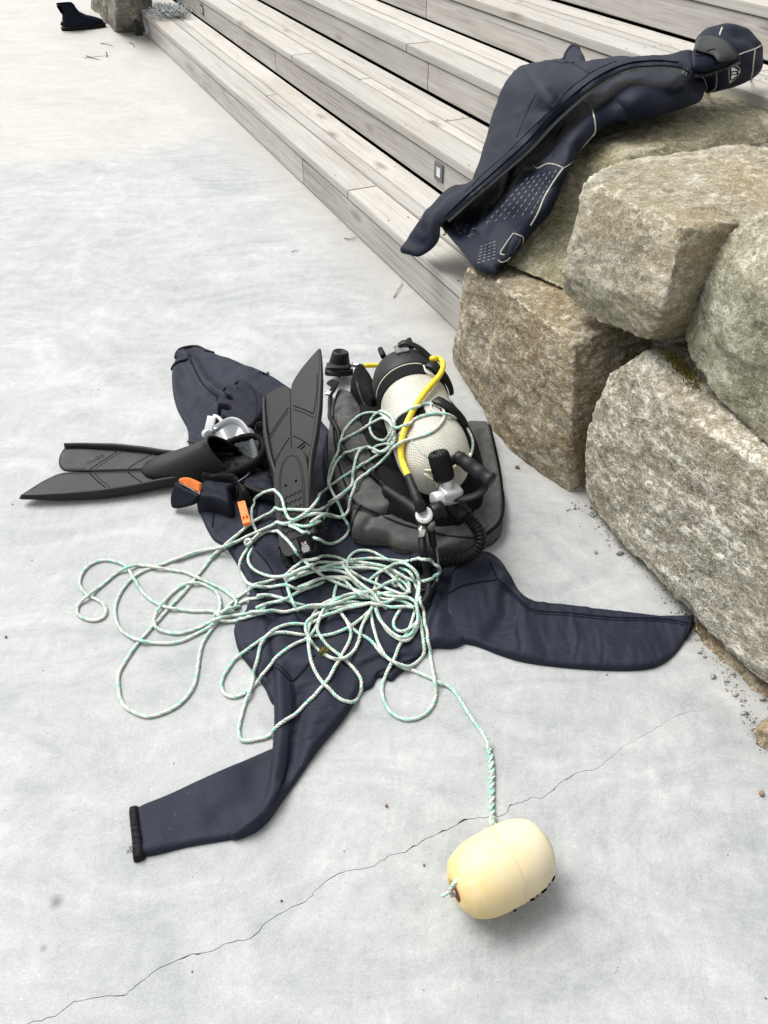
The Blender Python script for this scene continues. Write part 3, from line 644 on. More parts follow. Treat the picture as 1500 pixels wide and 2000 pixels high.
# ------------------------------------------------------------------ indigo wetsuit spread on the concrete
suit = thing('wetsuit', 'indigo neoprene wetsuit spread flat on the concrete under the dive gear', 'wetsuit', P(640, 1180))
def wr(p, amp=.004, s=9, off=(0, 0, 0), st=(1, 1)):
    q = np.column_stack([p[:, 0]*st[0], p[:, 1]*st[1], np.zeros(len(p))]); return amp*vnoise(q, s, .7, 2.0, 3, off)
def ridge(p, px, w, z=.02, closed=False):
    ln = np.array([P(u, v, z)[:2] for u, v in px]); return np.exp(-(dist_poly(p, spline(ln, n=6), closed)/w)**2)
body_px = [(354, 678), (385, 676), (420, 689), (470, 708), (525, 730), (590, 775), (680, 880), (800, 985), (900, 1062), (955, 1120), (950, 1200), (900, 1256), (846, 1261), (820, 1278), (798, 1298), (777, 1314), (764, 1325), (750, 1318), (737, 1319), (727, 1336), (705, 1346), (640, 1368), (570, 1385), (533, 1371), (516, 1339), (494, 1307), (468, 1272), (458, 1242), (458, 1217), (484, 1180), (484, 1140), (466, 1104), (440, 1064), (413, 1045), (389, 994), (372, 920), (367, 863), (365, 834), (353, 810), (343, 789), (336, 757), (335, 722), (341, 700)]
def body_extra(p):
    e = wr(p, .009, 5)+wr(p, .002, 22, (4, 2, 0))
    for ln_, am_ in (([(470, 1120), (500, 1135), (540, 1128)], .006), ([(480, 1180), (520, 1200), (560, 1195)], .007), ([(860, 1150), (845, 1190), (830, 1240)], .009), ([(470, 1260), (500, 1285), (520, 1330)], .008), ([(700, 1290), (740, 1275), (800, 1270)], .006), ([(365, 830), (390, 850), (430, 850)], .005)): e += am_*ridge(p, ln_, .006)-am_*.7*ridge(p, [(u+5, v+7) for u, v in ln_], .005)
    e += .022*ridge(p, [(356, 690), (372, 705), (395, 745), (425, 770), (455, 785)], .022)
    e -= .010*ridge(p, [(372, 700), (400, 755), (440, 790)], .008)
    e += .012*ridge(p, [(505, 1080), (530, 1110), (552, 1160), (580, 1220)], .03)
    e += .020*ridge(p, [(780, 1010), (830, 1120), (850, 1200), (850, 1245)], .03)
    e -= .008*ridge(p, [(600, 1250), (680, 1290), (760, 1290), (840, 1240)], .04)
    e += .014*ridge(p, [(470, 1110), (500, 1170), (515, 1220), (525, 1290)], .02)
    return e
sbody = pillow('body', on_ground(body_px, .014), ground_base(.001), .010, .015, .008, M['suit'], suit, body_extra)
fore = pillow('forearm', on_ground([(575, 1440), (532, 1457), (461, 1487), (387, 1520), (323, 1549), (267, 1574), (268, 1600), (274, 1640), (280, 1667), (360, 1650), (405, 1642), (461, 1632), (499, 1614), (535, 1580), (570, 1520)], .014), ground_base(.001), .009, .013, .006, M['suit'], suit, lambda p: wr(p, .003, 8, (9, 1, 0))-.006*ridge(p, [(500, 1500), (480, 1560), (430, 1590)], .03))
slv1 = pillow('sleeve', on_ground([(513, 1222), (528, 1180), (575, 1195), (612, 1262), (645, 1283), (678, 1300), (702, 1318), (703, 1340), (674, 1392), (622, 1455), (577, 1519), (543, 1567), (525, 1593), (499, 1616), (461, 1632), (447, 1629), (452, 1619), (482, 1601), (508, 1573), (521, 1530), (527, 1490), (531, 1450), (534, 1400), (533, 1350), (531, 1298)], .022), ground_base(.003), .010, .020, .006, M['suit'], suit,
    lambda p: wr(p, .004, 8, (9, 1, 0))+sum(a_*ridge(p, l_, .0032)-a_*ridge(p, [(u+2, v+5) for u, v in l_], .003) for l_, a_ in (([(575, 1400), (600, 1390), (635, 1385)], .0022), ([(572, 1425), (600, 1418), (625, 1412)], .0025), ([(570, 1450), (595, 1445), (612, 1440)], .002), ([(585, 1340), (615, 1335), (650, 1345)], .002), ([(580, 1365), (610, 1362), (650, 1368)], .002)))+.012*ridge(p, [(545, 1300), (550, 1380), (546, 1460), (538, 1530), (518, 1580), (490, 1606)], .017, .03)+.008*ridge(p, [(600, 1290), (640, 1340), (600, 1440)], .03)+.014*ridge(p, [(540, 1240), (575, 1300), (640, 1300)], .03)-.010*ridge(p, [(590, 1360), (580, 1450), (556, 1520)], .016))
slv2 = pillow('sleeve', on_ground([(866, 1238), (869, 1190), (875, 1143), (893, 1104), (912, 1088), (940, 1074), (957, 1078), (974, 1088), (986, 1103), (990, 1118), (1001, 1136), (1019, 1159), (1043, 1171), (1103, 1177), (1150, 1183), (1220, 1191), (1290, 1198), (1346, 1200), (1353, 1218), (1337, 1251), (1313, 1279), (1281, 1297), (1234, 1303), (1173, 1302), (1103, 1297), (1033, 1288), (987, 1276), (931, 1255)], .016), ground_base(.001), .010, .018, .006, M['suit'], suit,
    lambda p: wr(p, .004, 7, (3, 7, 0))+wr(p, .0022, 20, (1, 1, 0), (2.6, .6))*np.clip((p[:, 0]-.15)*8, 0, 1)+sum(a_*ridge(p, l_, .0035)-a_*ridge(p, [(u+4, v+3) for u, v in l_], .003) for l_, a_ in (([(925, 1170), (950, 1185), (985, 1190)], .003), ([(930, 1190), (960, 1207), (1000, 1212)], .0035), ([(940, 1215), (975, 1230), (1010, 1232)], .003), ([(1010, 1195), (1006, 1230), (1012, 1265)], .0035), ([(1115, 1200), (1128, 1235), (1122, 1280)], .003), ([(1170, 1230), (1175, 1260), (1172, 1290)], .0025), ([(900, 1225), (935, 1235), (970, 1250)], .003)))+.026*ridge(p, [(885, 1115), (915, 1100), (950, 1095), (980, 1125)], .03, .04)+.008*ridge(p, [(990, 1120), (1020, 1190), (1030, 1260)], .025)-.012*ridge(p, [(990, 1160), (985, 1200), (960, 1240)], .02)-.006*ridge(p, [(1290, 1215), (1310, 1260)], .04))
for hp in ([(344, 699), (346, 688), (357, 680), (385, 677), (402, 685), (418, 690)], [(336, 722), (341, 712), (353, 705), (366, 702)]):
    seam('rolled_hem', hp, .0062, M['black_neo'], suit, [sbody.name], (.9, 1.1), lift=.1)
cf = pillow('cuff', on_ground([(250, 1577), (259, 1571), (270, 1572), (273, 1600), (279, 1640), (281, 1669), (262, 1678), (257, 1671), (255, 1640), (251, 1600)], .016), ground_base(.001), .008, .017, .0030, M['black_neo'], suit, lambda p: .0016*np.sin(p[:, 1]*620+2*np.sin(p[:, 1]*90)))
cf2 = pillow('cuff', on_ground([(1345, 1201), (1352, 1199), (1358, 1206), (1356, 1219), (1345, 1240), (1340, 1236)], .02), ground_base(.002), .007, .021, .0035, M['black_neo'], suit, lambda p: .003*np.sin(p[:, 1]*380))
SB = [sbody.name]; S1 = [slv1.name]; S2 = [slv2.name]
for px, nm in (([(371, 703), (393, 745), (412, 765), (440, 782), (470, 790)], SB), ([(500, 1075), (525, 1105), (548, 1150), (580, 1205), (600, 1230)], SB), ([(366, 862), (380, 866), (395, 872)], SB), ([(415, 1030), (418, 1000), (425, 970)], SB), ([(495, 1030), (505, 985), (520, 960)], SB),
               ([(733, 1322), (737, 1312), (750, 1308), (800, 1290), (840, 1268)], SB), ([(830, 1105), (850, 1130), (848, 1170)], SB),
               ([(533, 1298), (548, 1310), (565, 1328), (571, 1331)], S1), ([(571, 1331), (590, 1312), (615, 1280)], S1), ([(567, 1335), (569, 1370), (567, 1400), (562, 1440), (557, 1490), (548, 1530), (535, 1565)], S1),
               ([(876, 1160), (900, 1145), (930, 1138), (970, 1132)], S2), ([(972, 1130), (1000, 1155), (1030, 1185), (1060, 1194), (1120, 1198), (1200, 1206), (1290, 1208), (1344, 1217)], S2), ([(955, 1096), (963, 1112), (971, 1130)], S2)):
    seam('seam', px, .0022, M['seam'], suit, nm, (.5, 1.3), lift=.25)
for px, nm in (([(537, 1294), (553, 1306), (570, 1325)], S1), ([(573, 1336), (575, 1370), (573, 1400), (568, 1445), (562, 1490), (552, 1532)], S1), ([(972, 1138), (1000, 1162), (1030, 1190), (1060, 1199), (1120, 1203), (1200, 1211), (1290, 1213), (1344, 1222)], S2)):
    seam('seam', px, .0014, M['seam'], suit, nm, (.5, 1.3), lift=.25)
g = G()        # torn threads on the cuff and hem
for i in range(16):
    p = P(257+random.uniform(-2, 4), 1655+random.uniform(-3, 10), .02); q = p+np.array([random.uniform(-.012, .002), random.uniform(-.008, .006), random.uniform(-.01, .012)])
    tube(g, [p, (p+q)/2+rng.normal(0, .002, 3), q], .0003, 4)
g.make('loose_thread', M['twig'], suit)
g = G()
for i in range(30):
    u, v = random.gauss(519, 5), random.gauss(730, 2.2); p, n, _ = cast(u, v, SB); tube(g, [p, p+n*.003+rng.normal(0, .003, 3), p+rng.normal(0, .005, 3)+n*.003], .0007, 4)
g.make('tear', M['inside'], suit)['kind'] = 'stuff'
# ------------------------------------------------------------------ buoyancy jacket
bcd = thing('buoyancy_jacket', 'grey washed nylon buoyancy jacket lying face down under the netted tank', 'dive jacket', P(800, 980))
def bx(p, a=.010, o=0): return wr(p, a*.6, 5, (o, 3, 1))+wr(p, a*.22, 22, (o, 1, 5), (1, 1.8))
core = pillow('back_panel', on_ground([(690, 800), (760, 760), (860, 770), (930, 850), (950, 960), (900, 1040), (800, 1040), (710, 980)], .05), ground_base(.002), .05, .095, .012, M['web'], bcd, lambda p: bx(p, .006, 5))
rp = pillow('right_panel', on_ground([(905, 826), (945, 822), (957, 829), (973, 893), (981, 941), (985, 992), (979, 1026), (950, 1048), (905, 1045), (880, 980), (890, 890)], .045), ground_base(.002), .014, .055, .006, M['bcd'], bcd, lambda p: bx(p, .014, 2)-.010*ridge(p, [(940, 840), (950, 920), (940, 1000)], .012, .06))
lw = pillow('left_wing', on_ground([(660, 768), (684, 770), (702, 790), (722, 825), (745, 880), (765, 950), (770, 1005), (720, 1015), (668, 985), (645, 935), (636, 890), (642, 815), (649, 782)], .06), ground_base(.002), .020, .085, .006, M['bcd'], bcd, lambda p: bx(p, .015, 7)-.014*ridge(p, [(660, 800), (668, 880), (700, 960)], .010, .09)+.02*ridge(p, [(672, 775), (690, 850), (720, 950)], .03, .1))
lp = pillow('lower_panel', on_ground([(690, 985), (740, 965), (800, 975), (880, 985), (930, 1000), (955, 1040), (920, 1072), (867, 1081), (803, 1078), (771, 1068), (758, 1058), (725, 1055), (697, 1052), (686, 1035)], .035), ground_base(.004), .012, .058, .006, M['bcd'], bcd, lambda p: bx(p, .013, 3)-.010*ridge(p, [(712, 1035), (740, 1010), (800, 1000)], .010, .06)+.014*ridge(p, [(700, 1010), (800, 1010), (930, 1030)], .03, .08)-.012*ridge(p, [(830, 1075), (870, 1045), (900, 1035)], .014, .06))
blk = pillow('inner_lining', on_ground([(629, 870), (640, 838), (650, 900), (672, 960), (690, 1000), (660, 1000), (640, 960), (630, 915)], .05), ground_base(.002), .02, .07, .007, M['glove'], bcd, lambda p: bx(p, .01, 9))
LP, RP, LW = [lp.name], [rp.name], [lw.name]
seam('binding', [(684, 1040), (690, 1018), (697, 998), (706, 985)], .0045, M['bcd_trim'], bcd, LP+LW, (.5, 1.4))
seam('binding', [(690, 1049), (725, 1053), (757, 1057), (772, 1066), (803, 1075)], .0045, M['bcd_trim'], bcd, LP, (.5, 1.3))
seam('binding', [(955, 830), (970, 893), (978, 941), (981, 992), (973, 1022), (949, 1043)], .0045, M['web'], bcd, RP, (.6, 1.3))
seam('piping', [(688, 972), (700, 985), (730, 1000), (780, 1022), (830, 1036), (880, 1047), (925, 1051)], .0028, M['plastic'], bcd, LP+LW+RP)
seam('piping', [(660, 770), (652, 800), (652, 850), (662, 910), (680, 960), (692, 985)], .0028, M['web'], bcd, LW)
po = pillow('pocket', on_ground([(681, 762), (688, 738), (712, 734), (732, 752), (740, 780), (742, 806), (722, 812), (700, 795), (686, 778)], .07), ground_base(.004), .03, .125, .006, M['web'], bcd, lambda p: bx(p, .012, 12))
seam('zip', [(698, 745), (703, 765), (712, 787), (722, 803)], .0035, M['plastic'], bcd, [po.name], (.5, 1.6))
seam('zip', [(712, 742), (720, 762), (728, 785), (731, 803)], .0022, M['web'], bcd, [po.name], (.5, 1.6))
g = G(); tube(g, [P(641, 772, .10), P(648, 765, .11), P(655, 752, .10), P(645, 745, .07)], .010, 8, True, (.5, 1.5)); g.make('shoulder_strap', M['web'], bcd)
g = G(); box(g, P(642, 768, .11), basis((.4, 1, 0)), (.010, .008, .004), .002); g.make('strap_buckle', M['chrome'], bcd)
# ------------------------------------------------------------------ tank
TA = P(810, 790, .2); TB = P(848, 893, .2); TX = (TB-TA)/np.linalg.norm(TB-TA)
tank = thing('scuba_tank', 'white scuba cylinder in a cream net sleeve with black rubber boot', 'scuba tank', (TA[0], TA[1], .10))
R_T = .0975
def tl(t, r=0, ang=0):   # point on the tank at axial t, radius r, angle from straight up (to the right positive)
    side = np.cross(TX, [0, 0, 1.]); side /= np.linalg.norm(side); side = side*(1 if side[0] > 0 else -1)
    return TA+TX*t+r*(math.cos(ang)*np.array([0, 0, 1.])+math.sin(ang)*side)
prof = [(-.145, .02), (-.145, .06), (-.13, .085), (-.10, R_T)]+[(x, R_T) for x in np.linspace(-.09, .21, 16)]
for a in np.linspace(0, 1, 12)[1:]: prof.append((.21+.135*math.sin(a*math.pi/2), .022+(R_T-.022)*math.cos(a*math.pi/2)**.85))
prof.append((.37, .021))
g = G(); sides = 56; lathe(g, prof, TA, TX, sides); Vt = g.V()
ts = np.repeat([x for x, _ in prof], sides); th = np.tile(np.linspace(0, 1, sides, endpoint=False), len(prof)); th = np.minimum(th, 1-th)*2
cylo = mobj('cylinder', Vt, g.f, M['net'], tank, uv=np.column_stack([th*.5, ts*1.0]), solid=True)
g = G(); lathe(g, [(-.172, .001), (-.172, .055), (-.165, .078), (-.15, .094), (-.125, .102), (-.062, .1035), (-.060, .1025), (-.060, .098)], TA, TX, 48)
boot = g.make('tank_boot', M['rubber'], tank, solid=True)
for a in (-.75, .25, 1.3): 
    g = G(); cyl(g, tl(-.165, .088, a), tl(-.205, .094, a), .009, .008, 12); g.make('boot_lug', M['rubber_dk'], tank)
g = G(); c0 = tl(-.135, .104, -.12); box(g, c0, basis(TX, tl(0, 1, -.12)-TA), (.02, .020, .0025), .002); g.make('worn_label', M['worn'], tank)
g = G(); pth = spline([tl(-.152, .108, -.18), tl(-.148, .116, 0), tl(-.13, .112, .3), tl(-.11, .108, .55), tl(-.08, .107, .8), tl(-.05, .106, .95)], n=8); tube(g, pth, .007, 8, True, (.6, 1.7)); g.make('cam_lever', M['plastic'], tank)
def band(name, t, r, w, a0, a1, m, th=.0028, par=None):
    g = G(); secs = []
    for a in np.linspace(a0, a1, 40):
        secs.append(np.array([tl(t-w/2, r, a), tl(t+w/2, r, a), tl(t+w/2, r+th, a), tl(t-w/2, r+th, a)]))
    loft(g, secs); return g.make(name, m, par or bcd, smooth=False)
band('tank_strap', -.028, R_T+.0012, .046, -1.7, .30, M['web']); band('tank_strap', -.028, R_T+.0012, .046, .62, 1.8, M['web'])
band('tank_strap', .165, R_T+.0012, .046, -1.7, -.12, M['web']); band('tank_strap', .165, R_T+.0012, .046, .30, 1.8, M['web'])
g = G(); tube(g, [tl(-.055, R_T+.003, a) for a in np.linspace(-1.6, .3, 26)], .0022, 6); g.make('net_cord', M['cream'], tank)
for t, a in ((-.028, .62), (.165, .36)):
    g = G(); ax = basis(tl(0, 1, a+1.57)-TA, tl(0, 1, a)-TA)
    tube(g, spline([tl(t-.03, R_T+.008, a-.12), tl(t-.012, R_T+.014, a), tl(t+.01, R_T+.016, a+.25), tl(t+.022, R_T+.014, a+.55), tl(t+.03, R_T+.012, a+.75)], n=6), np.linspace(.013, .007, 25), 8, True, (.55, 1.5)); bk = g.make('cam_buckle', M['plastic'], bcd)
    g = G(); tube(g, spline([tl(t-.02, R_T+.004, a-.28), tl(t+.016, R_T+.005, a-.3), tl(t+.024, R_T+.005, a-.12), tl(t+.022, R_T+.004, a+.08)], n=6), .0026, 6); ring = g.make('wire_keeper', M['white_pl'], bcd)
g = G(); tube(g, spline([tl(.10, R_T*.9, -1.75), tl(.20, R_T*.95, -1.55), tl(.28, .075, -1.3), tl(.335, .055, -.9), tl(.35, .05, -.3), tl(.352, .046, .3)], n=8), .0028, 6); g.make('net_cord', M['cream'], tank)
g = G()
for i in range(7):
    c = tl(.345+.006*random.random(), .04, random.uniform(-1.2, .5)); tube(g, spline(c+rng.normal(0, .012, (6, 3))*np.array([1, 1, .5]), n=5), .0022, 5)
g.make('net_knot', M['cream'], tank)
# valve, knob and carrying handle
VC = tl(.405, 0)
g = G(); cyl(g, tl(.355), tl(.42), .019, .018); cyl(g, VC+np.array([.022, .01, .0]), VC+np.array([-.040, -.020, .004]), .020, .021); cyl(g, VC+np.array([0, 0, -.004]), VC+np.array([-.008, .016, .050]), .016, .014)
box(g, VC+np.array([.004, .0, .008]), basis((-.9, -.4, .1)), (.026, .019, .020), .007); valve = g.make('valve', M['satin'], tank, solid=True)
kb, kt = VC+np.array([-.010, .018, .040]), VC+np.array([-.030, .042, .105]); kx = (kt-kb)/np.linalg.norm(kt-kb)
g = G(); u3 = basis(kx, (1, 0, 0)); secs = []
for x, r in ((0, .022), (.01, .0245), (.05, .0255), (.066, .0245), (.073, .021), (.073, .013), (.058, .011), (.058, .0005)):
    secs.append(np.array([kb+kx*x+(r+(.0016*math.cos(16*a) if r > .0205 else 0))*(math.cos(a)*u3[1]+math.sin(a)*u3[2]) for a in np.linspace(0, 2*math.pi, 64, endpoint=False)]))
loft(g, secs, (True, True)); g.make('valve_knob', M['rubber_dk'], tank)
g = G()
tube(g, spline([P(856, 940, .22), P(860, 922, .235), P(872, 906, .255), P(888, 897, .27), P(896, 895, .275)], n=6), [*np.linspace(.011, .009, 24), .009], 10, True, (.7, 1.3))
tube(g, spline([P(884, 972, .20), P(905, 974, .205), P(928, 968, .215), P(944, 957, .23), P(950, 945, .245)], n=6), .010, 10, True, (.7, 1.35))
tube(g, spline([P(858, 930, .21), P(868, 945, .2), P(880, 962, .195), P(886, 972, .195)], n=6), .012, 10, True, (.7, 1.2))
hgr = g.make('handle_frame', M['rubber'], tank)
ga, gb = P(891, 890, .285), P(962, 941, .265); gx = (gb-ga)/np.linalg.norm(gb-ga); gl = np.linalg.norm(gb-ga); g = G()
lathe(g, [(.02, .0004), (.02, .0095), (0, .0105), (-.001, .0145), (.006, .0155)]+[(x, .0175+.0012*math.sin(x*190)) for x in np.linspace(.012, gl-.014, 30)]+[(gl-.01, .0205), (gl-.002, .019), (gl, .012), (gl, .0004)], ga, gx, 24); g.make('handle_grip', M['rubber'], tank, solid=True)
# ------------------------------------------------------------------ regulator
reg = thing('regulator', 'dive regulator with silver first stage, yellow hose and black hoses', 'regulator', P(828, 1020))
FS = P(829, 1008, .19); fa = np.array([-.12, -.45, .88]); fa /= np.linalg.norm(fa)
g = G(); lathe(g, [(-.05, .0005), (-.05, .018), (-.045, .021), (-.012, .021), (-.010, .0235), (.004, .0235), (.006, .022)], FS, fa, 36); fs = g.make('first_stage', M['plastic'], reg, solid=True)
g = G(); lathe(g, [(.002, .0215), (.009, .0215), (.0115, .0195), (.0122, .0095), (.0115, .0090), (.0115, .0005)], FS, fa, 40); cap = g.make('end_cap', M['cap'], reg, solid=True)
u3 = basis(fa, (0, 0, 1))
g = G()
for s in (-1, 1): cyl(g, FS+fa*.0114+u3[2]*.0165*s, FS+fa*.0126+u3[2]*.0165*s, .0012, sides=8)
g.make('cap_hole', M['inside'], cap)
g = G(); ctr = FS+fa*.0121      # round emblem with a slanted stroke
tube(g, [ctr+.0078*(math.cos(a)*u3[1]+math.sin(a)*u3[2]) for a in np.linspace(.5, 5.6, 24)], .0004, 5)
tube(g, spline([ctr-u3[1]*.004-u3[2]*.004, ctr-u3[1]*.003+u3[2]*.003, ctr+u3[1]*.001-u3[2]*.001, ctr+u3[1]*.003+u3[2]*.004], n=5), .0005, 5); g.make('emblem', M['print_grey'], cap)
g = G(); a0, b0_ = P(843, 1003, .195), P(866, 995, .198); cyl(g, a0, b0_, .0225, .024, 28, .12); dr = g.make('din_ring', M['plastic'], reg, solid=True)
g = G(); dx = (b0_-a0)/np.linalg.norm(b0_-a0)
for f in (.25, .4, .55): lathe(g, [(f*.033-.001, .0228), (f*.033, .0249), (f*.033+.001, .0228)], a0, dx, 28)
g.make('ring_grip', M['rubber_dk'], dr)
g = G(); cyl(g, P(826, 1012, .19), P(826, 1030, .155), .011, .010); cyl(g, P(825, 1030, .16), P(824, 1050, .135), .0115, .0105); f1 = g.make('hose_fitting', M['chrome'], reg)
g = G(); cyl(g, P(841, 1016, .185), P(842, 1032, .155), .0105); g.make('hose_fitting', M['brass'], reg)
g = G(); tube(g, spline([P(842, 1030, .155), P(844, 1048, .135), P(847, 1068, .115)], n=6), np.linspace(.0105, .0085, 13), 12); g.make('hose_sleeve', M['rubber_dk'], reg)
def sleeve(path, r0, r1):
    g = G(); p = spline(path, n=10); L = np.linspace(0, 1, len(p)); r = np.interp(L, [0, .1, .45, .47, .53, .55, .92, 1], [r1, r1*1.05, r1*1.16, r1*1.3, r1*1.3, r1*1.18, r0*1.1, r0]); tube(g, p, r, 16); o = g.make('hose_sleeve', M['rubber'], reg, solid=True); return o
sleeve([P(797, 929, .245), P(807, 955, .235), P(817, 980, .225), P(824, 997, .205)], .013, .0095)
sleeve([P(752, 954, .165), P(775, 970, .175), P(798, 985, .185), P(818, 1000, .190)], .013, .0092)
TN = [cylo.name, boot.name]
yq = spline(zc(3.75, 600, 640, [(905, 245), (930, 224), (965, 218), (995, 232), (1005, 262), (990, 310), (950, 375), (900, 440), (850, 510), (800, 590), (765, 665), (735, 740), (715, 820), (705, 900), (715, 970), (735, 1040), (745, 1080)]), step=4); yh = []
for i_, (u, v) in enumerate(yq):
    p_, n_, d_ = cast(u, v, TN); yh.append(p_+n_*.009 if d_ < 50 else P(u, v, .275))
yh = np.array(yh)
for _ in range(14): o2 = yh.copy(); o2[1:-1] = .25*yh[:-2]+.5*yh[1:-1]+.25*yh[2:]; yh = o2
_bk = CAM-yh; _bk /= np.linalg.norm(_bk, axis=1)[:, None]; yh = yh+_bk*(.022*np.clip(1.15-np.arange(len(yh))/(len(yh)*.5), 0, 1)**.6+.004)[:, None]
yh[-8:] = yh[-8:]+np.linspace(0, 1, 8)[:, None]**1.5*(P(798, 931, .245)-yh[-1])
g = G(); tube(g, yh, .0082, 14); yho = g.make('yellow_hose', M['yellow'], reg, solid=True)
g = G(); tube(g, spline([yh[0], P(836, 701, .23), P(818, 712, .13), P(785, 717, .065), P(745, 714, .045), P(711, 714, .05)], n=12), .0082, 12); g.make('yellow_hose', M['yellow'], reg)
OC = P(662, 722, .03)
g = G(); cyl(g, P(711, 714, .05), P(690, 713, .05), .0075); cyl(g, P(690, 713, .05), P(678, 712, .05), .0105, .0095, 6); g.make('swivel', M['chrome'], reg)
g = G(); lathe(g, [(-.006, .0005), (-.006, .034), (.02, .036), (.026, .035), (.058, .028), (.062, .024), (.060, .020), (.055, .0005)], OC+np.array([0, .01, .0]), (.12, .15, 1), 28)
cyl(g, OC+np.array([-.045, -.03, .012]), OC+np.array([.05, -.035, .012]), .014, .012); box(g, OC+np.array([0, -.02, .014]), basis((1, 0, 0)), (.042, .02, .018), .008); cyl(g, OC+np.array([.0, .0, .03]), P(678, 712, .05), .013); g.make('second_stage', M['plastic'], reg)
g = G(); tube(g, spline([OC+np.array([-.02, -.035, .018]), OC+np.array([-.03, -.05, .024]), OC+np.array([-.015, -.06, .022]), OC+np.array([.005, -.055, .012])], n=6), .009, 10, True, (.6, 1.4)); g.make('mouthpiece', M['rubber_dk'], reg)
bh = lay(zc(3.75, 600, 640, [(590, 1195), (560, 1170), (480, 1100), (400, 1030), (320, 950), (255, 850), (205, 740), (175, 650), (165, 570), (172, 510)]), .0072, LW, 4, 4)
bh[:6] = P(752, 954, .165)+(bh[:6]-P(752, 954, .165))*np.linspace(0, 1, 6)[:, None]; g = G(); tube(g, bh, .0072, 12); bho = g.make('black_hose', M['rubber_dk'], reg, solid=True)
g = G(); tube(g, spline([P(824, 1048, .138), P(827, 1080, .12), P(833, 1110, .075), P(838, 1140, .05), P(836, 1162, .047), P(826, 1180, .045)], n=8), .0095, 12); g.make('black_hose', M['rubber_dk'], reg, solid=True)
g = G(); tube(g, spline([P(847, 1066, .116), P(851, 1090, .095), P(853, 1115, .07), P(850, 1135, .055), P(842, 1150, .05), P(822, 1154, .046)], n=8), .0048, 10); g.make('black_hose', M['rubber_dk'], reg, solid=True)
g = G(); tube(g, spline([P(851, 1066, .116), P(855, 1090, .096), P(856.5, 1115, .071), P(853, 1137, .056)], n=8), .003, 8); g.make('black_hose', M['lamp_frame'], reg)
# corrugated inflator hose of the jacket
ch = spline([P(893, 990, .155), P(905, 1003, .15), P(921, 1018, .14), P(934, 1036, .13), P(939, 1056, .115), P(932, 1074, .095), P(915, 1086, .075), P(890, 1094, .06), P(860, 1099, .055), P(828, 1101, .05), P(800, 1098, .048)], step=.0018)
Ls = np.arange(len(ch))*.0018
g = G(); tube(g, ch, .0148+.0026*np.sin(Ls*2*math.pi/.0092), 18); g.make('corrugated_hose', M['rubber_dk'], bcd, solid=True)
g = G(); cyl(g, P(886, 984, .16), P(910, 1008, .15), .021, .0205); g.make('hose_collar', M['rubber'], bcd)
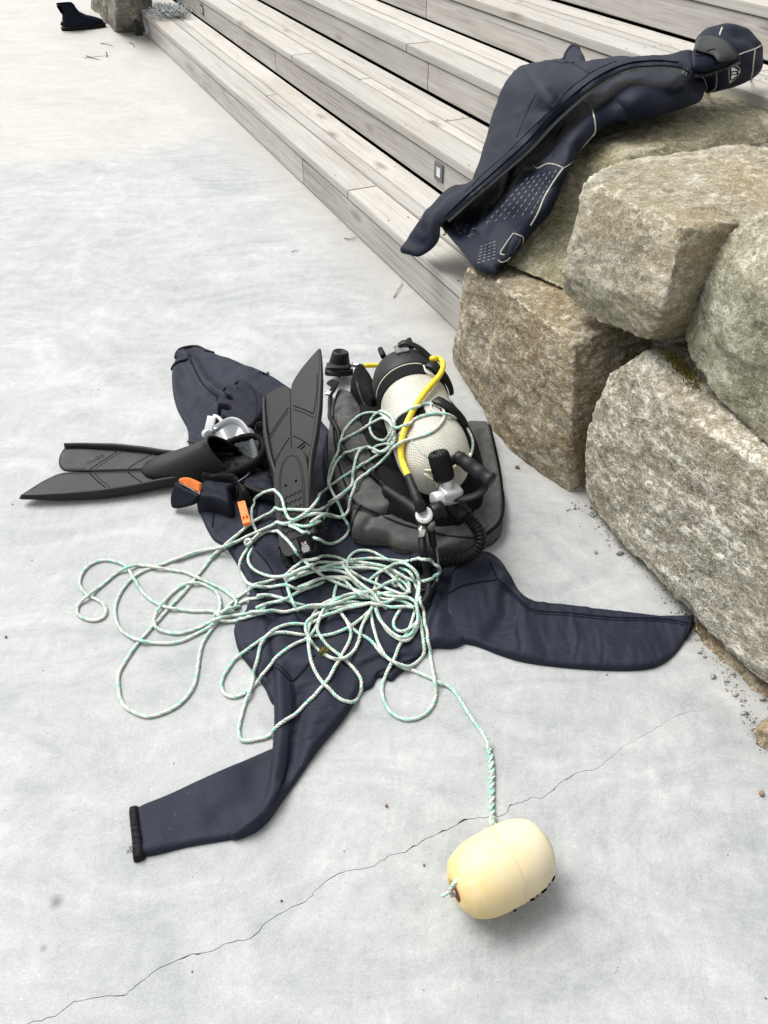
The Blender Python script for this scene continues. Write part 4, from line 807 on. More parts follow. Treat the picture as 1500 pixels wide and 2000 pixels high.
# ------------------------------------------------------------------ fins
def make_fin(label, mtx, strap_px=None):
    T = np.array(mtx); org = T[:3, 3]
    fin = thing('swim_fin', label, 'swim fin', org, 'split blade swim fins')
    X = lambda V: np.asarray(V)@T[:3, :3].T+org
    zb = lambda x, y: .014+.02*np.clip((x-.2)/.45, 0, 1)**2+.10*np.abs(y)**1.5*np.clip((x-.2)/.3, 0, 1)
    def plate(name, outline, th, m, parent, sp=.010, R=.004, smooth=True):
        def base(p): return X(np.column_stack([p, zb(p[:, 0], p[:, 1])-th*.5])), np.tile(T[:3, 2], (len(p), 1))
        return pillow(name, outline, base, R, th, sp, m, parent, smooth_outline=smooth, solid=True)
    def line(name, pts, r, parent, m, dz=.0, flat=(.6, 1.3), n=6):
        q = spline(np.array(pts), n=n); V = np.column_stack([q, zb(q[:, 0], q[:, 1])+dz]); g = G(); tube(g, X(V), r, 8, True, flat); return g.make(name, m, parent)
    A = [(.20, .001), (.30, .001), (.42, .0015), (.52, .002), (.56, .006), (.595, .032), (.622, .062), (.648, .098), (.640, .106), (.60, .1065), (.52, .105), (.42, .096), (.33, .080), (.26, .062), (.20, .052)]
    B = [(.20, -.001), (.30, -.001), (.42, -.0015), (.53, -.003), (.558, -.012), (.572, -.034), (.576, -.062), (.572, -.088), (.562, -.098), (.52, -.103), (.42, -.095), (.33, -.080), (.26, -.062), (.20, -.052)]
    pa = plate('blade', A, .006, M['rubber'], fin); pb = plate('blade', B, .006, M['rubber'], fin)
    for s, ends in ((1, (.645, .1)), (-1, (.572, -.094))):
        xs = np.linspace(.06, ends[0]-.005, 40); yo = np.interp(xs, [.06, .15, .2, .26, .33, .42, .52, .60, .65], [.046, .05, .053, .063, .081, .097, .105, .1065, .104])-.005
        r = np.interp(xs, [.06, .2, .4, .55, .65], [.007, .0135, .0145, .011, .006]); p = np.column_stack([xs, s*yo, zb(xs, s*yo)-.002+.004])
        g = G(); tube(g, X(p), r, 10, True, (1.25, .62)); g.make('side_rail', M['rubber'], fin)
    for par, s in ((pa, 1), (pb, -1)):
        for dz in (.0030, -.0030):
            line('rib', [(.475, s*.007), (.445, s*.04), (.41, s*.074)], .0013, par, M['rib'], dz)
            line('rib', [(.365, s*.007), (.335, s*.036), (.305, s*.06)], .0013, par, M['rib'], dz)
            line('rib', [(.46, s*.009), (.43, s*.042), (.395, s*.076)], .0009, par, M['rib'], dz)
            line('rib', [(.41, s*.076), (.48, s*.088), (.55, s*.091)], .0010, par, M['rib'], dz)
    # raised V-shaped root and the two rails of the slit
    line('slit_rail', [(.27, .0), (.36, .0), (.47, .0)], .0045, fin, M['rub_ins'] if 'rub_ins' in M else M['rib'], -.0005, (.5, .8))
    # sole plate
    S = [(-.005, 0), (0, .028), (.03, .042), (.08, .047), (.14, .052), (.20, .054), (.26, .052), (.30, .035), (.315, 0), (.30, -.035), (.26, -.052), (.20, -.054), (.14, -.052), (.08, -.047), (.03, -.042), (0, -.028)]
    def sb(p): return X(np.column_stack([p, np.full(len(p), .0)])), np.tile(T[:3, 2], (len(p), 1))
    sole = pillow('sole', S, sb, .006, .014, .010, M['rubber'], fin)
    for i in range(6):
        x0 = .060+.021*i; g = G(); z = [(x0+(.006 if j % 2 else -.002)+.0, y) for j, y in enumerate(np.linspace(-.034, .034, 11))]
        tube(g, X([(x, y, -.0002) for x, y in z]), .0012, 6); g.make('grip_chevron', M['rib'], sole)
    for y in (-.022, .022):
        g = G(); cyl(g, X([[.205, y*.75, -.0006]])[0], X([[.205, y*.75, .002]])[0], .0038, sides=14); g.make('drain_hole', M['inside'], sole)
    for k_ in (.92, .80):
        g = G(); so = spline(np.array([(.05, -.036), (.14, -.043), (.22, -.042), (.275, -.028), (.292, 0), (.275, .028), (.22, .042), (.14, .043), (.05, .036)])*np.array([1, k_]), n=8); tube(g, X(np.column_stack([so, np.full(len(so), -.0003)])), .0013, 6, True, (.6, 1.2)); g.make('sole_ridge', M['rubber'], sole)
    # foot pocket: open at the heel, closed at the toe
    g = G(); outer, inner = [], []
    th = np.linspace(0, 2*math.pi, 36, endpoint=False)
    def sec(x, w, h, z0, tilt=0.0, off=0.0):
        y = w*np.cos(th); zz = z0+np.where(np.sin(th) > 0, h*np.sin(th), .012*np.sin(th)); return X(np.column_stack([x+off+tilt*np.maximum(0, np.sin(th)), y, zz+.008]))
    pro = [(.312, .020, .006, .006), (.30, .036, .016, .006), (.27, .048, .032, .006), (.22, .053, .050, .006), (.17, .055, .070, .006), (.12, .056, .092, .006), (.075, .057, .104, .006), (.038, .057, .108, .006)]
    loft(g, [sec(x, w, h, z, (.075 if i == len(pro)-1 else .035 if i == len(pro)-2 else .015)) for i, (x, w, h, z) in enumerate(pro)], (True, False)); n0 = g.n
    pk = g.make('foot_pocket', M['rubber'], fin, solid=True)
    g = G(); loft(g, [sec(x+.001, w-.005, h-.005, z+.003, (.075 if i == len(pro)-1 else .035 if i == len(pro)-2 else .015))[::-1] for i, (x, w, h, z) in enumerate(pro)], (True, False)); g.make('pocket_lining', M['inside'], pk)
    g = G(); rim = sec(.038, .0555, .1065, .006, .075); tube(g, np.vstack([rim, rim[:2]]), .0042, 8, False); g.make('rim', M['rubber'], pk)
    for i, x in enumerate((.255, .24, .225)):
        g = G(); c = X([[x-.012, .022-.004*i, .008+.006+np.interp(x-.012, [.17, .22, .27], [.066, .050, .032])*.86]])[0]; cyl(g, c-T[:3, 2]*.003, c+T[:3, 2]*.0012, .0042-.0007*i, sides=12); g.make('vent_hole', M['inside'], pk)
    # heel strap, bunched
    q = spline(np.array([(.085, .060, .034), (.03, .062, .052), (-.02, .050, .068), (-.045, 0, .075), (-.02, -.050, .072), (.03, -.062, .062), (.075, -.060, .045)]), n=12)
    if T[2, 2] < 0: q = spline(np.array([(.085, .05, .026), (.03, .05, .030), (-.015, .034, .032), (-.03, 0, .034), (-.015, -.034, .032), (.03, -.05, .030), (.085, -.05, .026)]), n=12)
    L = np.arange(len(q)); g = G(); tube(g, X(q), .0120+.0007*np.sin(L*1.3)+.0009*np.sin(L*.35+1), 12, True, (1.15, .8)); st = g.make('heel_strap', M['web'], fin, solid=True)
    for s in (-1, 1):
        g = G(); c = X([[.082, s*.0555, .030]])[0]; box(g, c, T[:3, :3].T, (.020, .006, .012), .003); bk = g.make('buckle', M['plastic'], fin)
        g = G(); cyl(g, X([[.09, s*.0615, .032]])[0], X([[.09, s*.065, .032]])[0], .011, sides=20); cyl(g, X([[.065, s*.0615, .026]])[0], X([[.065, s*.064, .026]])[0], .006, sides=14); g.make('buckle_plate', M['chrome'] if T[2, 2] > 0 else M['plastic'], bk)
    return fin, T, X, zb
def frame(o, xdir, zup):
    x = np.array(xdir, float); x /= np.linalg.norm(x); z = np.array(zup, float); z = z-x*(z@x); z /= np.linalg.norm(z); y = np.cross(z, x); m = np.eye(4); m[:3, 0], m[:3, 1], m[:3, 2], m[:3, 3] = x, y, z, o; return m
h1 = P(496, 913, .03); t1 = P(62, 938, .0); f1d = t1-h1
fin1, T1, X1, zb1 = make_fin('charcoal split fin lying on the concrete with its blade pointing left', frame(h1, (f1d[0], f1d[1], -.030), (0, -.12, 1)))
h2 = P(575, 1078, .105); zt2 = .12
while np.linalg.norm(P(556, 716, zt2)-h2) > .612: zt2 += .002
t2 = P(556, 716, zt2); fin2, T2, X2, zb2 = make_fin('charcoal split fin with its sole up, leaning on the grey jacket', frame(h2, t2-h2, (.62, .05, -1)))
def text_on(txt, size, origin, xd, zd, m, parent, name='embossed_text', depth=.0006):
    cu = bpy.data.curves.new(name, 'FONT'); cu.body = txt; cu.size = size; cu.extrude = depth; cu.align_x = 'CENTER'; o = bpy.data.objects.new('tmp', cu); COL.objects.link(o)
    dg = bpy.context.evaluated_depsgraph_get(); me = bpy.data.meshes.new_from_object(o.evaluated_get(dg)); fr = frame(origin, xd, zd)
    V = np.array([tuple(v.co) for v in me.vertices]); Fc = [list(p.vertices) for p in me.polygons]; bpy.data.objects.remove(o); bpy.data.curves.remove(cu); bpy.data.meshes.remove(me)
    return mobj(name, V@fr[:3, :3].T+fr[:3, 3], Fc, m, parent, smooth=False)
def blade_text(X, T, zb, txt, x, y, ang, size, fin, side=1, m='rubber_dk'):
    d = math.cos(ang)*T[:3, 0]+math.sin(ang)*T[:3, 1]; o = X([[x, y, zb(x, y)+side*.0030]])[0]; text_on(txt, size, o, d, T[:3, 2]*side, M[m], fin)
blade_text(X1, T1, zb1, 'VOTEK', .475, -.052, .62, .018, fin1)
g = G(); q = spline(np.array([(.285, -.012), (.275, .0), (.268, .012), (.262, -.004), (.250, .008)]), n=6); tube(g, X1(np.column_stack([q, zb1(q[:, 0], q[:, 1])+.003])), .002, 6)
g2q = np.array([(.268+.034*math.cos(a), .0+.020*math.sin(a)) for a in np.linspace(0, 6.3, 30)]); tube(g, X1(np.column_stack([g2q, zb1(g2q[:, 0], g2q[:, 1])+.003])), .0012, 6); g.make('emblem', M['rib'], fin1)
for k in range(2):
    xs = np.linspace(-.05, .05, 12); q = np.column_stack([.30+.012*k+xs*.28, xs*.9]); g = G(); tube(g, X2(np.column_stack([q, zb2(q[:, 0], q[:, 1])-.0034])), .0022, 6, True, (.5, 1)); g.make('raised_bar', M['rib'], fin2)
# rubber tab with striped print on the heel strap of the leaning fin
tp = frame(P(594, 1063, .135), P(602, 1084, .105)-P(590, 1045, .155), (.1, -.5, .9))
g = G(); box(g, tp[:3, 3], tp[:3, :3].T, (.026, .0145, .003), .0025); tab = g.make('strap_tab', M['rubber'], fin2, smooth=False)
for i, (x, w, hh) in enumerate(((.003, .0075, .0016), (.008, .0095, .0019), (.0128, .0095, .0019), (.0175, .008, .0016), (-.004, .006, .0035))):
    g = G(); box(g, tp[:3, 3]+tp[:3, 0]*x+tp[:3, 2]*.003, tp[:3, :3].T, (hh, w, .0006), .0); g.make('print_stripe', M['print_white'], tab, smooth=False)
g = G(); box(g, tp[:3, 3]+tp[:3, 0]*(-.006)+tp[:3, 1]*(-.001)+tp[:3, 2]*.0032, tp[:3, :3].T, (.002, .0022, .0008), .0); g.make('print_dot', M['print_red'], tab, smooth=False)
text_on('XT', .014, tp[:3, 3]*0+X1([[.072, .064, .022]])[0]+np.array([0, 0, .004]), -T1[:3, 0]*.9+np.array([0, .2, 0]), np.array([.1, -.6, .8]), M['print_white'], fin1, 'buckle_text')
# ------------------------------------------------------------------ mask, gloves, whistle and small soft things
mask = thing('dive_mask', 'dive mask with milky clear silicone skirt behind the left fin pocket', 'dive mask', P(450, 880))
mp = spline([P(407, 862, .04), P(410, 845, .06), P(425, 836, .085), P(440, 826, .105), P(455, 822, .115), P(470, 828, .115), P(482, 843, .11), P(491, 862, .095), P(498, 884, .07), P(500, 900, .05)], n=8)
g = G(); tube(g, mp, .0095, 10, True, (.55, 1.3)); g.make('skirt', M['clear'], mask)
g = G(); tube(g, spline([P(478, 838, .105), P(488, 843, .10), P(497, 860, .085), P(503, 880, .065), P(507, 896, .05)], n=8), .008, 8, True, (.4, 1.5)); g.make('skirt_edge', M['clear'], mask)
g = G(); ctr = P(452, 872, .06); pp = mp[::3]; g.add(np.vstack([ctr, pp]), [[0, i+1, i+2] for i in range(len(pp)-1)]); gl_ = g.make('lens', M['glass'], mask)
g = G(); bax = basis(P(412, 812, .10)-P(404, 848, .06), (-.3, -.6, .7)); box(g, P(411, 828, .085), bax, (.024, .015, .004), .003); bkl = g.make('strap_buckle', M['white_pl'], mask)
g = G(); tube(g, spline([P(418, 838, .085), P(429, 832, .09), P(432, 822, .095), P(424, 814, .1), P(416, 812, .1)], n=6), .004, 8, True, (.6, 1.4)); g.make('buckle_frame', M['white_pl'], bkl)
g = G(); box(g, P(423, 822, .09), bax, (.014, .008, .002), .001); g.make('strap_end', M['web'], bkl)
g = G(); cyl(g, P(404, 848, .05), P(407, 848, .07), .017, .014); g.make('buckle_pivot', M['clear'], mask)
gl = thing('glove', 'dark navy fingerless neoprene glove behind the dive mask', 'glove', P(470, 800), 'neoprene gloves')
gz = .05
gpx = zc(3.75, 300, 650, [(645, 333), (700, 358), (760, 410), (815, 460), (808, 560), (775, 630), (700, 690), (600, 668), (530, 625), (488, 596), (484, 550), (520, 548), (556, 556), (545, 538), (500, 530), (457, 520), (462, 470), (472, 440), (505, 440), (545, 465), (575, 488), (560, 465), (518, 445), (514, 410), (524, 382), (545, 366), (575, 380), (612, 412), (598, 392), (604, 360), (622, 342)])
go = pillow('hand', on_ground(gpx, gz+.02), ground_base(gz-.025), .010, .046, .0045, M['glove'], gl, lambda p: wr(p, .0035, 10))
for c, dvec, r in (((462, 484), (-1, .1), .0095), ((519, 412), (-.9, .35), .0095), ((612, 364), (-.6, .7), .0095)):
    u, v = zc(3.75, 300, 650, [c])[0]; p = P(u, v, gz); d = np.array([dvec[0], dvec[1], .5]); d /= np.linalg.norm(d); a = basis(d)
    g = G(); tube(g, [p+r*(.9*math.cos(t)*a[1]+.75*math.sin(t)*a[2]) for t in np.linspace(0, 6.3, 20)], .0016, 6, False); g.make('finger_hem', M['black_neo'], gl)
    g = G(); lathe(g, [(-.004, .0004), (-.003, r*.8)], p, d, 16); g.make('finger_opening', M['inside'], gl)
seam('seam', zc(3.75, 300, 650, [(690, 365), (740, 440), (760, 540), (740, 640)]), .0012, M['seam'], gl, [go.name], (.5, 1.3))
gl2 = thing('glove', 'dark navy neoprene glove with orange lined cuff beside the whistle', 'glove', P(400, 980), 'neoprene gloves')
def Z1(x, y, z): return P(x/3.75+300, y/3.75+650, z)
th = np.linspace(0, 2*math.pi, 28, endpoint=False)
def ring(c, a, b, ea, eb): return np.array([np.asarray(c)+a*math.cos(t)*ea+b*math.sin(t)*eb for t in th])
def slope_base(uv, zs):
    """plane through three surveyed spots"""
    A = np.array([P(u, v, z) for (u, v), z in zip(uv, zs)]); nr = np.cross(A[1]-A[0], A[2]-A[0]); nr /= np.linalg.norm(nr); nr = nr if nr[2] > 0 else -nr
    def f(q):
        pts = []
        for u, v in q: d = ray(u, v); pts.append(CAM+d*(((A[0]-CAM)@nr)/(d@nr)))
        return np.array(pts), np.tile(nr, (len(q), 1))
    return f
cz = zc(3.75, 300, 650, [(195, 1098), (342, 1172), (200, 1285)])
cu1 = pillow('cuff', zc(3.75, 300, 650, [(145, 1268), (140, 1200), (160, 1130), (178, 1085), (196, 1096), (235, 1122), (272, 1142), (342, 1176), (357, 1188), (345, 1215), (300, 1258), (180, 1287)]), slope_base(cz, (.068, .062, .012)), 4.5, .016, 2.2, M['glove'], gl2, smooth_outline=True)
cz2 = zc(3.75, 300, 650, [(200, 1062), (350, 1102), (270, 1140)])
lin = pillow('orange_lining', zc(3.75, 300, 650, [(188, 1085), (205, 1064), (262, 1062), (345, 1098), (352, 1112), (344, 1176), (335, 1172), (272, 1144), (230, 1118)]), slope_base(cz2, (.086, .080, .066)), 3, .007, 2.0, M['orange_lin'], cu1)
seam('cuff_edge', zc(3.75, 300, 650, [(186, 1090), (200, 1106), (235, 1128), (272, 1150), (340, 1182)]), .0022, M['black_neo'], cu1, [cu1.name, lin.name])
g = G()
for t_ in np.linspace(.02, .98, 20):
    a_, b_ = zc(3.75, 300, 650, [(190+148*t_, 1094+82*t_-4*math.sin(3.1*t_)), (186+148*t_, 1106+82*t_)]); p1, n1_, _ = cast(*a_, [cu1.name, lin.name]); p2_, n2_, _ = cast(*b_, [cu1.name, lin.name]); tube(g, [p1+n1_*.003, p2_+n2_*.003], .0008, 4)
g.make('whip_stitch', M['print_white'], cu1)['kind'] = 'stuff'
hnd = pillow('hand', on_ground(zc(3.75, 300, 650, [(320, 1170), (390, 1110), (500, 1120), (602, 1130), (606, 1165), (575, 1180), (588, 1250), (580, 1300), (550, 1308), (450, 1272), (320, 1250)]), .04), ground_base(.002), .014, .062, .005, M['glove'], gl2, lambda p: wr(p, .004, 12, (5, 5, 5)))
seam('seam', zc(3.75, 300, 650, [(350, 1230), (450, 1250), (545, 1285)]), .0012, M['seam'], gl2, [hnd.name], (.5, 1.3))
pouch = thing('neoprene_pouch', 'round black bound neoprene flap between the fins', 'pouch', P(500, 960))
ppx = zc(3.75, 300, 650, [(652, 1095), (665, 1050), (700, 1012), (760, 995), (830, 1020), (885, 1090), (895, 1190), (840, 1180), (760, 1160), (680, 1130)])
pf = pillow('flap', on_ground(ppx, .06), ground_base(.03), .012, .036, .005, M['glove'], pouch, lambda p: wr(p, .005, 14, (2, 2, 2)))
seam('binding', [(u, v) for u, v in zc(3.75, 300, 650, [(664, 1095), (676, 1056), (706, 1022), (760, 1006), (826, 1030), (876, 1095), (886, 1180), (840, 1172), (760, 1152), (688, 1122)])], .0042, M['bcd_trim'], pouch, [pf.name], (.6, 1.3), closed=True)
pile = thing('pile_hood', 'dark brown pile lined hood tucked beside the leaning fin', 'hood', P(506, 865))
hpx = zc(3.75, 300, 650, [(725, 690), (770, 650), (820, 660), (840, 760), (835, 900), (790, 930), (735, 860), (718, 770)])
pb_ = pillow('hood', on_ground(hpx, .05), ground_base(.01), .02, .06, .005, M['pile'], pile, lambda p: wr(p, .012, 20, (8, 2, 2)))
g = G()
for i in range(2200):
    u = random.uniform(492, 524); v = random.uniform(826, 898)
    if not inside(np.array([[u, v]]), np.array(hpx))[0]: continue
    p, n, _ = cast(u, v, [pb_.name]); d = n*.006+rng.normal(0, .003, 3); s = np.cross(d, [0, 1, 0]); s = s/np.linalg.norm(s)*.0008; g.add([p-s, p+s, p+d], [[0, 1, 2]])
pf2 = g.make('pile', M['pile'], pile); pf2['kind'] = 'stuff'
blk2 = thing('mesh_bag', 'crumpled black mesh bag under the fin pocket and whistle', 'bag', P(475, 950))
bg1 = pillow('bag', on_ground(zc(3.75, 300, 650, [(440, 1020), (560, 960), (700, 960), (745, 900), (780, 960), (720, 1050), (650, 1090), (720, 1200), (730, 1235), (640, 1225), (600, 1130), (480, 1110), (360, 1090), (340, 1020)]), .04), ground_base(.004), .014, .06, .006, M['black_neo'], blk2, lambda p: wr(p, .016, 16, (3, 9, 1)))
g = G(); tube(g, spline([Z1(745, 905, .075), Z1(735, 970, .075), Z1(690, 1040, .07), Z1(620, 1090, .065)], n=6), .002, 6); g.make('bag_hem', M['lamp_frame'], blk2)
wh = thing('whistle', 'bright orange plastic whistle on the wetsuit', 'whistle', P(478, 1003))
wa, wb = Z1(643, 1242, .046), Z1(685, 1402, .046); fr = frame((wa+wb)/2, wb-wa, (0, 0, 1)); hl = np.linalg.norm(wb-wa)/2
g = G(); ax3 = fr[:3, :3].T; c = fr[:3, 3]
box(g, c-fr[:3, 0]*hl*.28, ax3, (hl*.70, .0105, .0065), .002); box(g, c+fr[:3, 0]*hl*.86, ax3, (hl*.16, .0105, .0065), .002)
for s in (-1, 0, 1): box(g, c+fr[:3, 0]*hl*.56+fr[:3, 1]*s*.0088, ax3, (hl*.16, .0017, .0064), .0004)
box(g, c+fr[:3, 0]*hl*.56-fr[:3, 2]*.003, ax3, (hl*.16, .0095, .003), .0004); g.make('whistle_body', M['orange'], wh, smooth=False)
g = G(); tube(g, spline([Z1(620, 1240, .05), Z1(608, 1190, .07), Z1(612, 1140, .075), Z1(600, 1120, .07)], n=6), .0012, 6); g.make('lanyard', M['web'], wh)
# ------------------------------------------------------------------ dive boot far off
bt_ = thing('dive_boot', 'single dark dive boot standing by the far stone block', 'boot', P(165, 55))
b0 = P(122, 60); b1 = P(206, 52); bd = (b1-b0); bl = np.linalg.norm(bd); bx3 = basis(bd)
g = G(); n = 28; tt = np.linspace(0, 2*math.pi, n, endpoint=False); secs = []
for z, xa, xb, w in ((.02, .02, .98, .055), (.05, .02, .985, .058), (.085, .03, .95, .056), (.12, .05, .82, .052), (.155, .07, .62, .05), (.20, .08, .48, .048), (.25, .07, .42, .048), (.29, .02, .40, .05), (.315, .0, .36, .05)):
    z = .02+(z-.02)*.62; xc, xr = (xa+xb)/2*bl, (xb-xa)/2*bl; secs.append(np.array([b0+bx3[0]*(xc+xr*np.sign(math.cos(t))*abs(math.cos(t))**.75)+bx3[1]*w*np.sign(math.sin(t))*abs(math.sin(t))**.8*(1-.35*max(0, math.cos(t))**2*(z < .11))+np.array([0, 0, z]) for t in tt]))
loft(g, secs, (True, False)); bo = g.make('upper', M['vest'], bt_)
g = G(); loft(g, [np.array([b0+(s-b0)*.9+np.array([0, 0, .003]) for s in secs[-1]])[::-1], np.array([b0+(s-b0)*.8 for s in secs[-3]])[::-1]], (False, True)); g.make('opening', M['inside'], bo)
g = G(); loft(g, [np.array([b0+bx3[0]*(bl*.5+bl*(.52+e)*np.sign(math.cos(t))*abs(math.cos(t))**.7)+bx3[1]*(.062+e)*np.sign(math.sin(t))*abs(math.sin(t))**.8+np.array([0, 0, z]) for t in tt]) for z, e in ((.0, -.004), (.004, .0), (.026, .0), (.03, -.004))]); g.make('sole', M['rubber_dk'], bt_)
g = G(); tube(g, [b0+bx3[0]*bl*x+bx3[1]*(-.056)+np.array([0, 0, z]) for x, z in ((.02, .05), (.0, .07), (-.01, .05))], .012, 8); g.make('heel_tab', M['rubber_dk'], bt_)
g = G(); tube(g, [b0+bx3[0]*bl*x+bx3[1]*(-.054)+np.array([0, 0, z]) for x, z in ((.10, .19), (.12, .14), (.13, .09), (.10, .045))], .004, 6); g.make('zip', M['plastic'], bt_)
# ------------------------------------------------------------------ float
fl = thing('net_float', 'pale yellow barrel float tied to the end of the rope', 'float', P(980, 1720))
fc = P(979, 1694, .0668); fa_ = P(1064, 1646, .0755)-P(894, 1740, .0755); fa_ /= np.linalg.norm(fa_); HL, RF = .0935, .0675
fp = [(x, RF*(1-.40*abs(x/HL)**3.2)) for x in np.linspace(-HL+.012, HL-.012, 34)]
fp = [(-HL+.03, .0005), (-HL+.03, .013), (-HL-.001, .016), (-HL-.001, .028), (-HL+.003, .0355)]+fp+[(HL-.003, .0355), (HL+.001, .028), (HL+.001, .016), (HL-.03, .013), (HL-.03, .0005)]
fp = [(x, r+(-.0008 if abs(x-.006) < .0035 else 0)) for x, r in fp]
def rf(x): return RF*(1-.40*abs(x/HL)**3.2)
g = G(); lathe(g, fp, fc, fa_, 56); fbm = g.make('float_body', M['float'], None, origin=fc, solid=True); rot = Matrix(basis(fa_).T.tolist()).to_4x4()
me = fbm.data; inv = rot.inverted()
me.transform(inv); fbm.parent = fl; fbm.location = tuple(fc-np.array(fl.location)); fbm.rotation_euler = rot.to_euler()
u3 = basis(fa_)
def fpt(x, a, h=.0): r = rf(x)+h; return fc+fa_*x+r*(math.cos(a)*u3[2]+math.sin(a)*u3[1])
g = G(); tube(g, [fpt(.006, a, .0001) for a in np.linspace(0, 6.284, 60)], .0011, 6, False); g.make('mould_seam', M['float'], fl)
g = G(); lathe(g, [(-.0018, .004), (-.0018, .0155), (.02, .012)], fc-fa_*HL, fa_, 24); g.make('core_lining', M['float_in'], fl)
sgn = 1 if fpt(0, 1.57)[1] < fc[1] else -1
g = G()      # black brush lettering, mostly turned to the ground
for x, a, dx, da in ((.02, 1.52, .010, .05), (.033, 1.58, .006, .12), (.046, 1.52, .012, .03), (.062, 1.56, .006, .12), (.072, 1.50, .010, .04), (-.014, 1.68, .007, .05)):
    tube(g, [fpt(x-dx*.5+dx*t, sgn*(a+.16-da+2*da*t), .0004) for t in np.linspace(0, 1, 6)], .0032, 6, True, (.25, 1))
g.make('lettering', M['inside'], fl)
# ------------------------------------------------------------------ navy hooded vest draped over the top boulder
vest = thing('hooded_vest', 'navy hooded neoprene vest with long zip draped over the mossy boulder', 'hooded vest', SNZ(2.0, 1.6, .6))
SOLID = [k for k in BV if k.startswith('boulder') or k.startswith('step')]
def tps(ctrl):
    c = np.array(ctrl, float); p = c[:, :2]/300.; n = len(p)
    def K(a, b):
        r = np.linalg.norm(a[:, None]-b[None], axis=2); return np.where(r > 0, r*r*np.log(r+1e-12), 0)
    A = np.zeros((n+3, n+3)); A[:n, :n] = K(p, p)+np.eye(n)*2e-3; A[:n, n] = 1; A[:n, n+1:] = p; A[n, :n] = 1; A[n+1:, :n] = p.T
    w = np.linalg.solve(A, np.r_[c[:, 2], 0, 0, 0])
    return lambda q: K(q/300., p)@w[:n]+w[n]+(q/300.)@w[n+1:]
def drape(ctrl, lift=.0, gap=.012):
    """heights surveyed at a few spots, spread smoothly, and kept clear of the stones beneath"""
    fz = tps(ctrl)
    def base(q):
        z = fz(q); pts = []
        for (u, v), zz in zip(q, z):
            d = ray(u, v); s = (zz+lift-H)/d[2]; pt = CAM+d*s
            h = cast(u, v, SOLID); dn = np.linalg.norm(d)
            if h[2] < 50 and s*dn > h[2]-gap: pt = CAM+d/dn*(h[2]-gap)
            pts.append(pt)
        pts = np.array(pts); e = 3.0
        def at(q2):
            z2 = fz(q2); dd = np.array([ray(u, v) for u, v in q2]); return CAM+dd*((z2+lift-H)/dd[:, 2])[:, None]
        a = at(q+[e, 0])-at(q-[e, 0]); b = at(q+[0, -e])-at(q+[0, e]); N = np.cross(a, b); N /= np.linalg.norm(N, axis=1)[:, None]
        flip = np.einsum('ij,ij->i', N, pts-CAM) > 0; N[flip] *= -1
        return pts, N
    return base
def vn(q, amp, s, off=(0, 0, 0), st=(1, 1), ang=0.0):
    c, s_ = math.cos(ang), math.sin(ang); x = q[:, 0]*c+q[:, 1]*s_; y = -q[:, 0]*s_+q[:, 1]*c
    return amp*vnoise(np.column_stack([x*st[0]/100, y*st[1]/100, np.zeros(len(q))]), s, .7, 2.0, 3, off)
def rdg(q, line, w): return np.exp(-(dist_poly(q, spline(line, n=6), False)/w)**2)
low_ctrl = [(866, 436, .335), (878, 464, .33), (908, 499, .38), (928, 526, .41), (967, 538, .425), (992, 509, .46), (1026, 474, .50), (1046, 449, .54), (1076, 415, .59), (1100, 361, .65), (1125, 306, .70), (1169, 257, .735), (1194, 242, .745), (1229, 237, .75), (1278, 230, .755), (1342, 210, .755), (1369, 198, .755), (1375, 165, .775), (1377, 150, .785), (1347, 141, .80), (1283, 140, .77), (1200, 165, .745), (1130, 205, .70), (1036, 300, .58), (930, 398, .39),
            (1240, 190, .80), (1120, 280, .725), (1020, 390, .57), (960, 455, .45), (1080, 330, .68), (985, 350, .48)]
lowp = pillow('lower_panel', [(862, 440), (880, 420), (925, 378), (988, 322), (1036, 278), (1082, 228), (1130, 186), (1179, 152), (1229, 130), (1283, 126), (1327, 130), (1347, 138), (1372, 148), (1376, 170), (1369, 196), (1342, 209), (1278, 229), (1229, 236), (1194, 241), (1169, 256), (1125, 305), (1100, 360), (1076, 414), (1046, 448), (1026, 473), (992, 508), (974, 525), (967, 537), (928, 525), (908, 498), (878, 463)],
    drape(low_ctrl), 11, .020, 5.0, M['vest'], vest, lambda q: vn(q, .010, .9, (1, 2, 3))+vn(q, .004, 2.0, (4, 2, 3), (1, 3), -.75)+.018*rdg(q, [(1330, 200), (1240, 205), (1165, 240), (1110, 310)], 20)-.012*rdg(q, [(1190, 185), (1100, 262), (1040, 330)], 16)+.016*rdg(q, [(1040, 345), (1000, 420), (965, 490)], 15)-.014*rdg(q, [(985, 380), (940, 430), (905, 470)], 16))
up_ctrl = [(861, 437, .37), (923, 380, .50), (987, 326, .61), (1036, 282, .69), (1081, 232, .75), (1130, 188, .79), (1179, 153, .82), (1229, 131, .84), (1283, 126, .85), (1327, 129, .85), (1347, 141, .84), (1347, 102, .84), (1303, 109, .84), (1253, 114, .835), (1204, 116, .82), (1142, 121, .80), (1123, 89, .79), (1100, 116, .78), (1066, 124, .76), (1021, 133, .73), (1002, 149, .70), (984, 178, .66), (967, 223, .58), (952, 272, .51), (930, 331, .44), (918, 361, .40), (883, 366, .36), (859, 385, .34), (839, 410, .31), (809, 449, .26), (782, 491, .205), (819, 501, .21), (844, 486, .24), (862, 458, .31),
           (1060, 190, .79), (1000, 270, .66), (1150, 140, .825), (950, 340, .52)]
